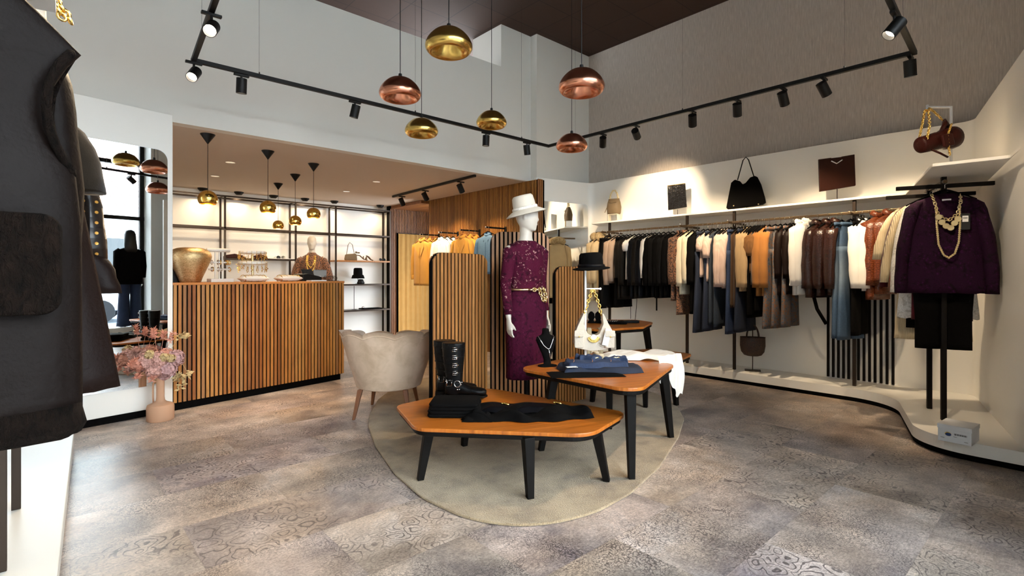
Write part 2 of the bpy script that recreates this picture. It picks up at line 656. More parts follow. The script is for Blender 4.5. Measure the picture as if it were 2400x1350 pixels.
M['teak'] = t.m
M['edge'] = plain('teak_edge_band', '#c07a3c', .4, var=.1)
M['legblack'] = plain('black_stained_wood', '#100d0b', .55, var=.1, spec=.12)
t = NT('taupe_shag_rug')
v = t.coord()
nz = t.noise(v, 3.5, 5, .65); n3 = t.noise(v, 120, 3, .7)
c = t.ramp(nz.outputs['Fac'], [(.3, '#806c54'), (.45, '#a8906e'), (.62, '#bea682')])
t.base(t.mix(.6, c, t.ramp(n3.outputs['Fac'], [(.3, .55), (.7, 1.2)]), 'MULTIPLY')).set(rough=.95, sheen=.3)
t.bump(n3.outputs['Fac'], 1, .012)
M['rug'] = t.m
t = NT('beige_velvet')
v = t.coord()
nz = t.noise(v, 6, 4, .6, .5)
t.base(t.ramp(nz.outputs['Fac'], [(.35, '#bfa48a'), (.6, '#d6bca4')])).set(rough=.75, sheen=.15, spec=.2)
M['velvet'] = t.m
M['chairleg'] = plain('walnut_chair_leg', '#7a4a2c', .4, var=.15)
M['mannequin'] = plain('satin_white_mannequin', '#bdb6ac', .4, var=.01)
M['lace_purple'] = make_lace('burgundy_lace', '#430823', '#a07c78', '#2a0416')
M['lace_skirt'] = make_lace('burgundy_lace_lined', '#3e0722', '#4c1030', '#2a0418')
M['lace_dark'] = make_lace('plum_lace', '#240722', '#3a0e3c', '#120310')
M['lace_white'] = make_lace('white_lace', '#ebe7e1', '#f2efea', '#ccc6bd')
M['leopard'] = make_leopard()
M['leopard2'] = make_leopard('leopard_print_dark', '#8a5a3c')
M['croc_dark'] = make_croc('dark_brown_croc_leather', '#3a1d14', '#160a07')
M['croc_tan'] = make_croc('tan_brown_croc_leather', '#7a3c1e', '#3f1c0c', .35)
M['croc_black'] = make_croc('black_croc_leather', '#1a1614', '#050404', .15)
M['leather_black'] = make_leather('black_grained_leather', '#130b08', .5)
M['leather_boot'] = make_leather('black_boot_leather', '#0c0c0d', .3)
M['leather_brown'] = make_leather('dark_brown_leather', '#1c110e', .42)
M['suede_brown'] = cloth('brown_suede', '#5a3d35', .9)
M['leather_bag'] = make_leather('maroon_brown_bag_leather', '#3a1712', .32)
M['leather_tote'] = make_leather('chocolate_tote_leather', '#35190f', .35)
M['leather_white'] = make_leather('cream_bag_leather', '#e6dac8', .45)
M['leather_beige'] = make_leather('beige_bag_leather', '#7a6850', .4)
M['fur_dark'] = make_fur('dark_brown_shearling', '#1a110c', '#040302')
M['fur_cream'] = make_fur('cream_faux_fur', '#dcc397', '#8f7044')
M['cream_wool'] = cloth('cream_wool', '#cdb389', .9)
M['black_cloth'] = cloth('black_cloth', '#060505', .9, sheen=.0)
M['black_sheen'] = cloth('black_satin_cloth', '#0c0c10', .5, sheen=.0)
M['charcoal'] = cloth('charcoal_cloth', '#0f0e0e', .8, sheen=.02)
M['olive_black'] = cloth('brown_black_cloth', '#1a1510', .6, sheen=.02)
M['taupe_knit'] = cloth('taupe_knit', '#b79c86', .9, ribs=0)
M['white_cotton'] = cloth('white_cotton', '#e6e1da', .85, var=.08)
M['cream_cotton'] = cloth('cream_cotton', '#d6c9ae', .85, var=.1)
M['cream_rib'] = cloth('cream_ribbed_knit', '#d2bf9c', .9, ribs=28)
M['pink_rib'] = cloth('blush_ribbed_knit', '#cdb2a4', .9, ribs=28)
M['beige_knit'] = cloth('beige_cable_knit', '#c0a076', .9, ribs=20)
M['camel'] = cloth('camel_knit', '#a8703a', .9)
M['camel2'] = cloth('camel_jersey', '#9a6232', .9)
M['mocha_rib'] = cloth('mocha_ribbed_knit', '#7c5632', .9, ribs=26)
M['brown_trouser'] = cloth('brown_twill', '#4a3423', .8)
M['grey_cloth'] = cloth('grey_flannel', '#55504d', .85)
M['burgundy_cloth'] = cloth('burgundy_cloth', '#4a0f1e', .8)
M['navy_denim'] = make_denim('dark_navy_denim', '#18233a', '#101828')
M['quilt_denim'] = make_denim('quilted_charcoal_denim', '#1d2530', '#2b3542')
M['blue_denim'] = make_denim('washed_blue_denim', '#3f5873', '#2c425c', '#8a9aa8')
M['mid_denim'] = make_denim('mid_blue_denim', '#29395a', '#1c2a44')
t = NT('rust_and_slate_print')
v = t.coord()
nz = t.noise(v, 26, 4, .7, 1.5)
t.base(t.ramp(nz.outputs['Fac'], [(.36, '#3a4250'), (.5, '#5f6062'), (.56, '#6e4a34'), (.7, '#8a5836')])).set(rough=.8)
M['rust_print'] = t.m
M['mustard'] = cloth('mustard_wool', '#d09a3a', .9)
M['tan_wool'] = cloth('tan_wool', '#bb8638', .9)
M['jacket_denim'] = make_denim('denim_jacket_blue', '#3e5870', '#4f6c86')
t = NT('black_quilted_leather_with_studs')
v = t.coord('Object', (1, 1, 1), (R(90), 0, 0))
ck = t.vor(v, 26, rnd_=0)
ck.voronoi_dimensions = '2D'
st = t.ramp(ck.outputs['Distance'], [(.12, '#e0a850'), (.16, '#1a1412')])
t.base(st).set(rough=.35)
bw = t.n('RGBToBW'); t.l(t.ramp(ck.outputs['Distance'], [(.12, 1.0), (.16, 0.0)]), bw.inputs[0])
t.l(t.math('MULTIPLY', bw.outputs[0], .5), t.b.inputs['Metallic'])
t.bump(ck.outputs['Distance'], .8, .01)
M['studs'] = t.m
M['khaki'] = cloth('khaki_brown_wool', '#2a221a', .9)
M['vase_gold'] = NT('hammered_gold').m
t = NT('hammered_gold_vase')
v = t.coord()
vr = t.noise(t.coord('Object', (1, 1, 2.6)), 60, 4, .7, 1.2)
t.base(t.ramp(vr.outputs['Fac'], [(.35, '#a8824c'), (.6, '#ecd0a0')])).set(rough=.36, metal=1)
t.bump(vr.outputs['Fac'], .5, .005)
M['vase_gold'] = t.m
M['terracotta'] = plain('matt_peach_ceramic', '#c89a7a', .75, var=.05)
M['petal_pink'] = plain('dusty_pink_petal', '#e8b4a8', .8, var=.35, scale=25)
M['petal_mauve'] = plain('mauve_petal', '#dcb0ae', .8, var=.35, scale=25)
M['petal_coral'] = plain('coral_petal', '#eaa48c', .8, var=.35, scale=25)
M['leaf_sand'] = plain('dried_sand_leaf', '#d8bc88', .8, var=.3, scale=25)
M['stem'] = plain('dry_green_stem', '#5a5a30', .8)
M['linen_white'] = plain('white_satin_pillow', '#e8e0d4', .55, var=.05)
M['curtain'] = cloth('ochre_curtain_fabric', '#b08a50', .85, ribs=4, sheen=.1)
M['paper'] = plain('white_paper', '#efefef', .7, var=.01)
M['card_white'] = plain('white_cardboard', '#dfe1e4', .6, var=.01)
M['tag_black'] = plain('black_tag_card', '#101414', .5)
M['blue_ink'] = plain('blue_print', '#1c3f7a', .6, var=0)
M['yellow_ink'] = plain('yellow_print', '#d9b62a', .6, var=0)
M['black_ink'] = plain('black_print', '#222222', .6, var=0)
M['wicker'] = make_croc('brown_woven_leather', '#4a2c1a', '#1c0f08', .5)
M['hat_cream'] = plain('cream_felt_hat', '#cdc6ba', .9, var=.04, bump=.3)
M['hat_black'] = plain('black_felt_hat', '#040405', .9, var=.05, spec=.1)
M['hair'] = plain('black_hair', '#0a0908', .35, var=.2, scale=40)
M['white_metal'] = plain('white_powder_coat', '#e6e6e6', .4, var=.01)
M['acrylic'] = plain('clear_acrylic_riser', '#d8cdb8', .15, var=.0)
M['plastic_grey'] = plain('grey_plastic', '#8f8f8c', .5)
M['asphalt'] = plain('street_asphalt', '#6f7a86', .9, var=.2)
M['render_white'] = plain('white_house_render', '#e8e6e2', .9, var=.05)
t = NT('brown_pink_roof_tile')
v = t.coord('Object', (1, 1, 1))
bt = t.n('TexBrick'); t.l(v, bt.inputs['Vector'])
bt.inputs['Color1'].default_value = lin('#a98a80'); bt.inputs['Color2'].default_value = lin('#967468'); bt.inputs['Mortar'].default_value = lin('#4e3c38')
bt.inputs['Scale'].default_value = 1; bt.inputs['Mortar Size'].default_value = .03; bt.inputs['Brick Width'].default_value = .3; bt.inputs['Row Height'].default_value = .3
t.base(bt.outputs['Color']).set(rough=.85)
M['rooftile'] = t.m
M['car_white'] = plain('white_car_paint', '#e4e8ec', .2, var=0)
M['car_glass'] = plain('dark_car_window', '#20282e', .1, var=0)
M['car_red'] = plain('red_tail_lamp', '#b01818', .3, var=0)
M['tyre'] = plain('tyre_rubber', '#15161a', .8)
M['lamp_warm'] = emis('warm_lamp_disc', (1.0, .85, .65), 9)
M['lamp_cool'] = emis('neutral_lamp_disc', (1.0, .93, .82), 6)
t = NT('polished_brass_shade'); t.base('#e0bc68').set(rough=.24, metal=1); M['shade_gold'] = t.m
t = NT('polished_copper_shade'); t.base('#e09a7c').set(rough=.24, metal=1); M['shade_copper'] = t.m
t = NT('hammered_brass_globe'); t.base('#ecc468').set(rough=.18, metal=1)
M['globe_gold'] = t.m

# ---------------------------------------------------------------- the room shell
CZ, YB, YF, XR, XL = 4.86, 5.49, 5.62, 6.65, 6.40
YLIN, XS, YREAR, LOWZ = 5.37, 5.36, 9.75, 2.66
A11 = R(11.7)
DU = (math.cos(A11), math.sin(A11))        # direction of the counter, the mirror wall and the shopfront
DN = (-math.sin(A11), math.cos(A11))       # into the back room
M0 = (.855, 5.59)                          # corner where mirror wall and counter meet
SF0 = (0.0, -1.33)                         # a point of the shopfront line


def struct(name, mb, mat, **kw):
    return tag(mb.build(name, mat, **kw), kind='structure')


struct('floor', MB().bb(-3, 8, -2.6, 10.2, -.1, 0), M['floor'])
struct('ceiling', MB().bb(-3, 7.2, -2.6, 8.2, CZ, CZ + .1), M['ceiling'])
# right wall, wallpaper
struct('wall_right', MB().bb(XR, XR + .12, -1.6, YF + .3, 0, CZ), M['wallpaper'])
# column in the far corner and the full height pier beside it
struct('wall_corner_pier', MB().bb(5.44, XR, YB, YF + .3, 0, CZ), M['fascia_paint'])
pier = MB().bb(4.85, 5.44, YF, 6.28, LOWZ + .01, CZ)
struct('wall_vent_pier', pier, M['fascia_paint'])
struct('wall_back', MB().bb(-3, 4.85, YF, YF + .12, LOWZ, 4.25), M['fascia_paint'])
struct('ceiling_low', MB().bb(-3, 6.75, YF + .01, 9.95, LOWZ, LOWZ + .14), M['low_ceiling'])
struct('wall_loft_rear', MB().bb(-3, 4.85, 8.0, 8.1, LOWZ + .14, CZ), M['felt'])
struct('wall_rear', MB().bb(5.21, 5.23, 9.49, YREAR, 0, LOWZ).bb(-3, 5.21, YREAR, YREAR + .12, 0, LOWZ), M['panel_white'])
struct('wall_left', MB().bb(-1.12, -1.0, -1.9, 5.62, 0, CZ), M['white_paint'])
struct('wall_left_rear', MB().bb(-1.1, -.98, 5.75, YREAR, 0, LOWZ), M['white_paint'])
# air vent on the pier
vt = thing('air_vent', 'small grey slotted air vent high on the side of the white pier', 'vent', (4.845, 5.95, 4.02))
MB().box((0, 0, 0), (.012, .36, .13)).build('frame', M['plastic_grey'], vt)
g_ = MB()
for k in range(9): g_.box((-.01, -.14 + k * .035, 0), (.012, .012, .1))
g_.build('grille', M['black'], vt)


def slats(mb, u0, u1, z0, z1, pitch, w, place, depth=.02, corner=0.0):
    """vertical slats between u0 and u1; place(u, d, z) gives the point"""
    k = math.ceil(u0 / pitch - .5 + w / pitch / 2)
    while (k + .5) * pitch + w / 2 <= u1 + 1e-6:
        c = (k + .5) * pitch
        a, b = c - w / 2, c + w / 2
        def top(u):
            t = z1
            if corner:
                e = min(u - u0, u1 - u)
                if e < corner: t = z1 - corner + math.sqrt(max(corner ** 2 - (corner - e) ** 2, 0))
            return t
        za, zb = top(a), top(b)
        vs = []
        for d in (0, depth):
            vs += [place(a, d, z0), place(b, d, z0), place(b, d, zb), place(a, d, za)]
        mb.add(vs, [(0, 1, 2, 3), (7, 6, 5, 4), (0, 4, 5, 1), (1, 5, 6, 2), (2, 6, 7, 3), (3, 7, 4, 0)])
        k += 1
    return mb


# slatted timber wall of the back room (faces -x)
sw = thing('slat_wall', 'tall brown slatted timber wall behind the hanging tan jackets', 'slat wall', (0, 0, 0))
sw['kind'] = 'structure'
MB().bb(XS, XS + .12, 5.37, 8.30, 0, LOWZ - .001).build('backing', M['felt'], sw)
slats(MB(), 5.375, 8.30, .0, LOWZ - .002, .036, .0175, lambda u, d, z: (XS - .014 + d, u, z), .014).build('slats', M['slat_wall_x'], sw)
slats(MB(), 5.32, 5.44, .0, LOWZ + .0, .036, .023, lambda u, d, z: (u, YLIN - .02 + d, z), .018).build('end_slats', M['slat_wall_y'], sw)
al = thing('slat_alcove', 'dark slatted timber back of the fitting room alcove', 'slat wall', (0, 0, 0))
al['kind'] = 'structure'
MB().bb(5.18, 6.7, 9.47, 9.6, 0, LOWZ).bb(6.6, 6.7, 8.3, 9.47, 0, LOWZ).build('backing', M['felt'], al)
sm_ = MB()
slats(sm_, 5.18, 5.335, 0, 2.6, .036, .018, lambda u, d, z: (u, 9.455 + d, z), .014)
slats(sm_, 5.335, 6.6, 2.12, 2.6, .036, .018, lambda u, d, z: (u, 9.455 + d, z), .014)
slats(sm_, 6.11, 6.6, 0, 2.12, .036, .018, lambda u, d, z: (u, 9.455 + d, z), .014)
sm_.build('slats', M['slat_wall_y'], al)
MB().bb(5.20, 6.6, 8.31, 9.45, 2.6, 2.655).build('soffit', M['slat_wall_y'], al)
cu = thing('fitting_room_curtain', 'plain ochre fabric panel closing the fitting room', 'curtain', (5.34, 9.40, 0))
MB().grid(70, 2, lambda u, w: (u * .77, .012 * math.sin(u * 42) , .02 + w * 2.08)).build('curtain_fabric', M['curtain'], cu, smooth=True)
MB().tube([(-.01, 0, 2.11), (.78, 0, 2.11)], .008).build('curtain_rail', M['bronze'], cu)

# white wall lining with rounded corners along the right side
LPATH = rpath([(4.1, .13), (6.46, .70), (6.40, 1.35), (XL, 5.229), (5.385, 5.445)], [.12, .6, .12], 10)
LOUT = offset_path(LPATH, -.05)
PANZ = 2.70
lining = MB()
poly = LPATH + LOUT[::-1]
n = len(LPATH)
vs = [(p[0], p[1], 0) for p in LPATH] + [(p[0], p[1], PANZ) for p in LPATH] + [(p[0], p[1], 0) for p in LOUT] + [(p[0], p[1], PANZ) for p in LOUT]
fs = []
for k in range(n - 1):
    fs += [(k, k + 1, n + k + 1, n + k), (2 * n + k, 3 * n + k, 3 * n + k + 1, 2 * n + k + 1), (n + k, n + k + 1, 3 * n + k + 1, 3 * n + k)]
fs += [(0, n, 3 * n, 2 * n), (n - 1, 3 * n - 1, 4 * n - 1, 2 * n - 1)]
lining.add(vs, fs)
struct('wall_right_lining', lining, M['panel_white'], auto=35)
# ledge closing the gap between lining and wall
led = MB()
for k in range(n - 1):
    pass
struct('trim_1', MB().bb(6.44, XR, 1.2, YB, PANZ - .04, PANZ - .001), M['panel_white'])
struct('trim_2', MB().bb(5.46, 6.2, 5.42, YB, PANZ - .04, PANZ - .001), M['panel_white'])

# white plinth following the lining
front = [(4.30, .12), (4.60, .20), (4.60, .80), (5.93, 1.20), (5.90, 4.80), (5.42, 5.0)]
front = rpath(front, [.05, .42, .5, .3], 10)
plp = front + [(5.42, YLIN - .02)] + [p for p in LPATH[::-1] if p[0] > 5.45]
plp = [(p[0], p[1]) for p in plp]
pl = thing('display_plinth', 'long low white plinth running under the right hand clothes rail', 'plinth')
MB().prism(plp, .042, .127).build('plinth_body', M['panel_white'], pl, bevel=.004)
kp = offset_path(front, -.012)
MB().prism(kp + plp[len(front):], 0.001, .042).build('kick_strip', M['felt'], pl)

# shelf above the rail, same outline
sfront = rpath([(4.36, .26), (4.66, .33), (4.62, .72), (6.04, 1.14), (6.05, 4.94), (6.39, 5.08)], [.02, .02, .02, .02], 2)
SH = thing('wall_shelf', 'long white shelf above the right hand clothes rail', 'shelf')
sp_ = sfront + [p for p in LPATH[::-1] if p[1] < 3]
sp_ = [p for p in sp_ if not (p[1] < 3 and p[0] < 4.35)]
MB().prism(sp_, 2.012, 2.034).build('shelf_board', M['panel_white'], SH, bevel=.003)

# black ribs on the lining behind the pale jeans
rb = thing('rib_panel', 'row of thin black vertical bars on the white wall behind the jeans', 'wall bars')
for k, px in enumerate([1941, 1953, 1965, 1977, 1989, 2001, 2012, 2025, 2038, 2051, 2065, 2079, 2093]):
    y_, f_ = on_x(px, XL - .012)
    MB().box((XL - .012, y_, .127 + .86), (.022, .022, 1.70)).build('bar', M['legblack'], rb)

# ---------------------------------------------------------------- mirror wall on the left and left plinth
def LN(s, d, z):       # point on the slanting line: s along, d to the back
    return (M0[0] + DU[0] * s + DN[0] * d, M0[1] + DU[1] * s + DN[1] * d, z)


mw = MB()
mw.prism([LN(-1.75, 0, 0)[:2], LN(0, 0, 0)[:2], LN(0, .1, 0)[:2], LN(-1.75, .1, 0)[:2]], .062, 2.715)
struct('wall_mirror_side', mw, M['panel_white'], bevel=.004)
kk = MB().prism([LN(-1.75, .01, 0)[:2], LN(-.0, .01, 0)[:2], LN(-.0, .09, 0)[:2], LN(-1.75, .09, 0)[:2]], .0, .062)
struct('baseboard_left', kk, M['felt'])
mir = thing('wall_mirror', 'tall wall mirror with rounded corners reflecting the shop window', 'mirror', (M0[0], M0[1], 0), A11)
mp_ = rpoly([(-1.30, .27), (-.045, .27), (-.045, 2.375), (-1.30, 2.375)], .09, 8)
MB().plate(mp_, -.008, -.001).build('mirror_glass', M['mirror'], mir)
mpo = rpoly([(-1.304, .266), (-.041, .266), (-.041, 2.379), (-1.304, 2.379)], .094, 8)
MB().plate(mpo, -.006, -.0005).build('mirror_backing', M['white_metal'], mir)
m2 = thing('wall_mirror', 'wall mirror between the slatted wall and the rail corner reflecting cream coats', 'mirror', (5.385, 5.445, 0), math.atan2(5.229 - 5.445, XL - 5.385))
x0, x1 = .22, math.dist((5.385, 5.445), (XL, 5.229)) - .075
mq = rpoly([(x0 - .15, .3), (x1, .3), (x1, 2.36), (x0 - .15, 2.36)], .07, 6)
MB().plate(mq, -.009, -.002).build('mirror_glass', M['mirror'], m2)
MB().plate(rpoly([(x0 - .154, .296), (x1 + .004, .296), (x1 + .004, 2.364), (x0 - .154, 2.364)], .072, 6), -.007, -.0015).build('mirror_backing', M['white_metal'], m2)

lp = thing('display_plinth', 'low white plinth along the left wall under the leather vests', 'plinth')
MB().prism([(-.99, -.6), (-.135, -.6), (.144, 4.85), (.10, 5.2), (-.99, 5.2)], .042, .127).build('plinth_body', M['panel_white'], lp, bevel=.004)
MB().prism([(-.99, -.6), (-.15, -.6), (.13, 4.84), (.085, 5.18), (-.99, 5.18)], .0, .042).build('kick_strip', M['felt'], lp)

# ---------------------------------------------------------------- shopfront behind the camera
def SF(s, d, z):
    return (SF0[0] + DU[0] * s + DN[0] * d, SF0[1] + DU[1] * s + DN[1] * d, z)


def sfbox(mb, s0, s1, d0, d1, z0, z1):
    p = [SF(s0, d0, 0)[:2], SF(s1, d0, 0)[:2], SF(s1, d1, 0)[:2], SF(s0, d1, 0)[:2]]
    return mb.prism(p, z0, z1)


SEND = 4.2
struct('wall_front', sfbox(MB(), SEND, 7.2, .18, .30, 0, CZ), M['white_paint'])
struct('wall_front_return', sfbox(MB(), SEND, SEND + .1, -.12, .179, 0, CZ), M['white_paint'])
struct('wall_front_top', sfbox(MB(), -1.6, SEND, -.12, .0, 4.3, CZ), M['white_paint'])
win = tag(sfbox(MB(), -1.6, SEND, -.085, -.08, .1, 4.3).build('window_1', M['glass']), kind='structure')
fr_ = MB()
for s_ in (-1.57, .35, 2.2, SEND - .04): sfbox(fr_, s_ - .035, s_ + .035, -.12, -.04, 0, 4.3)
for z_ in (.05, 2.36, 3.42, 4.27): sfbox(fr_, -1.6, SEND, -.12, -.04, z_ - .035, z_ + .035)
tag(fr_.build('window_frame', M['black'], win))
dpl = thing('window_plinth', 'white raised platform in the shop window under the mannequin', 'plinth')
sfbox(MB(), 2.6, SEND - .002, .02, .46, 0, .28).build('plinth_body', M['panel_white'], dpl)
# street outside
struct('ground_street', MB().prism([SF(-14, -16, 0)[:2], SF(18, -16, 0)[:2], SF(18, -.15, 0)[:2], SF(-14, -.15, 0)[:2]], -.25, -.12), M['asphalt'])
hs = thing('house', 'white rendered house with tiled roof across the street', 'house', SF(4, -14, -.12), A11)
MB().bb(-14, 14, -5, 0, 0, 4.2).build('house_wall', M['render_white'], hs)
rf = MB().grid(2, 2, lambda u, w: (-14 + 28 * u, .4 - 5.4 * w, 4.15 + 3.3 * w))
rf.build('roof', M['rooftile'], hs)
for wx in (-9, -5, -1, 3, 7, 11):
    w_ = MB().bb(wx, wx + 1.2, -.02, .04, 1.2, 2.9).build('house_window', M['car_glass'], hs)


def car(loc, rz, label):
    c = thing('car', label, 'car', loc, rz)
    side = [(-2.1, .35), (-2.15, .8), (-1.9, .95), (-1.35, 1.02), (-.75, 1.42), (.55, 1.45), (1.15, 1.0), (1.9, .86), (2.1, .6), (2.1, .35)]
    MB().plate(side, -.85, .85).build('car_body', M['car_white'], c, bevel=.06, seg=3, auto=40)
    gl = [(-1.25, 1.04), (-.72, 1.36), (.5, 1.39), (.98, 1.04)]
    MB().plate(gl, -.87, .87).build('side_window', M['car_glass'], c, bevel=.02)
    for x in (-1.35, 1.35):
        for s in (-1, 1):
            MB().lathe([(.0, -.1), (.33, -.1), (.33, .1), (.0, .1)], (0, 0, 0), 20, Matrix.Rotation(math.pi / 2, 3, 'X')).build('wheel', M['tyre'], c, loc=(x, s * .8, .33))
    for s in (-1, 1):
        MB().box((-2.13, s * .62, .75), (.06, .3, .18)).build('tail_lamp', M['car_red'], c)
    return c


car(SF(4.2, -7.5, -.12), A11 + R(20), 'white car with red tail lamps parked across the street, seen in mirror')

# ---------------------------------------------------------------- counter
ct = thing('sales_counter', 'slatted wooden sales counter with a thin wooden top', 'counter', (M0[0], M0[1], 0), A11)
CL, CH, CD = 1.845, 1.18, .62
MB().bb(.0, CL - .02, .012, CD, .07, CH - .02).build('body', M['felt'], ct)
slats(MB(), 0.0, CL, .075, CH - .022, .04, .026, lambda u, d, z: (u, d, z), .014).build('front_slats', M['slat_counter'], ct)
slats(MB(), 0.03, CD, .075, CH - .022, .04, .027, lambda u, d, z: (CL - .02 + d, u, z), .02).build('end_slats', M['slat_counter'], ct)
MB().prism(rpoly([(-.0, -.003), (CL + .004, -.003), (CL + .004, CD), (0, CD)], [0, .02, 0, 0], 4), CH - .022, CH).build('countertop', M['edge'], ct, bevel=.003)
MB().bb(0, CL - .04, .03, CD - .02, 0, .07).build('kick_strip', M['felt'], ct)


def CT(px, d):
    """world point on the counter top in column px, d behind its front edge"""
    x, y, f = on_line(px, (M0[0] + DN[0] * d, M0[1] + DN[1] * d), DU)
    return x, y, f


# ---------------------------------------------------------------- free standing slatted screens
def screen(label, a, b, h, th=.05):
    L = math.dist(a, b)
    o = thing('slat_screen', label, 'room divider', (a[0], a[1], 0), math.atan2(b[1] - a[1], b[0] - a[0]))
    L = round(L / .04) * .04
    cr = .11
    pts = rpoly([(0, .018), (L, .018), (L, h), (0, h)], [0, 0, cr, cr], 8)
    MB().plate(pts, .018, th).build('panel_board', M['felt'], o)
    slats(MB(), 0, L, .018, h - .002, .04, .023, lambda u, d, z: (u, d + .008, z), .012, cr - .01).build('slats', M['slat_screen'], o)
    slats(MB(), 0, L, .018, h - .002, .04, .023, lambda u, d, z: (u, th + d - .002, z), .012, cr - .01).build('rear_slats', M['slat_screen'], o)
    return o


screen('slatted room divider of middle height standing behind the black boots', (2.218, 3.372), (2.86, 3.47), 1.43)
screen('tallest slatted room divider, behind the mannequin in the burgundy dress', (3.003, 3.62), (3.49, 3.345), 1.65)
screen('lowest slatted room divider, under the black brimmed hat', (3.56, 3.33), (4.0, 3.325), 1.335)

# ---------------------------------------------------------------- rug
rug_px = [(863, 1003), (880, 1050), (925, 1115), (990, 1172), (1090, 1220), (1200, 1238), (1300, 1232), (1400, 1205), (1480, 1160),
          (1545, 1100), (1590, 1030), (1604, 985), (1585, 950), (1530, 920), (1420, 900), (1300, 888), (1150, 882), (1000, 885), (930, 905), (885, 940), (866, 975)]
rp = [P(x, y, 0.0).xy for x, y in rug_px]
rp = rpoly([(p.x, p.y) for p in rp], .6, 4)
tag(MB().prism(rp, .002, .016).build('rug', M['rug'], bevel=.006), 'taupe pebble-shaped rug under the display tables', 'rug')

# ---------------------------------------------------------------- display tables
def table(label, z, corners, radii, legs, th=.022):
    pts = [P(px, py, z) for px, py in corners]
    cx, cy = sum(p.x for p in pts) / len(pts), sum(p.y for p in pts) / len(pts)
    o = thing('display_table', label, 'table', (cx, cy, 0), group='pebble-shaped teak display tables')
    pl_ = rpoly([(p.x - cx, p.y - cy) for p in pts], radii, 8)
    MB().prism(pl_, z - th, z).build('tabletop', M['teak'], o, bevel=.004)
    inner = [(x * .975, y * .975) for x, y in pl_]
    MB().prism(inner, z - th - .028, z - th).build('apron', M['legblack'], o, bevel=.006)
    for (px, py, pull) in legs:
        b = P(px, py, .015)
        bx, by = b.x - cx, b.y - cy
        d = math.hypot(bx, by)
        tx, ty = bx * (1 - pull / d), by * (1 - pull / d)
        MB().taper((tx, ty, z - th - .01), (bx, by, .0165), .031, .019, math.atan2(by, bx)).build('leg', M['legblack'], o, bevel=.003)
    return o, cx, cy


T1, T1x, T1y = table('lowest teak display table with black boots and black clothing', .38,
                     [(926, 950), (972, 1003), (1385, 1018), (1472, 966), (1130, 906)], [.10, .13, .18, .10, .2],
                     [(985, 1125, .06), (1242, 1168, .03), (1422, 1128, .07), (1088, 1045, .05)])
T2, T2x, T2y = table('middle height teak display table with jeans, necklace bust and white handbag', .58,
                     [(1213, 862), (1496, 917), (1582, 853), (1390, 826)], [.12, .12, .1, .12],
                     [(1480, 1122, .03), (1572, 1025, .07), (1268, 1056, .10), (1429, 1005, .05)])
T3, T3x, T3y = table('low teak display table behind the white lace top', .50,
                     [(1420, 872), (1540, 868), (1622, 829), (1530, 817), (1390, 826)], [.08, .1, .06, .1, .1],
                     [(1388, 942, .05), (1513, 955, .04), (1585, 950, .05)])
T4, T4x, T4y = table('tallest teak display table at the rear, with black accessories', .735,
                     [(1325, 757), (1395, 773), (1508, 766), (1530, 755), (1490, 749), (1380, 749)], [.06, .1, .08, .05, .08, .08],
                     [(1532, 898, .14), (1352, 896, .05), (1450, 888, .04)])

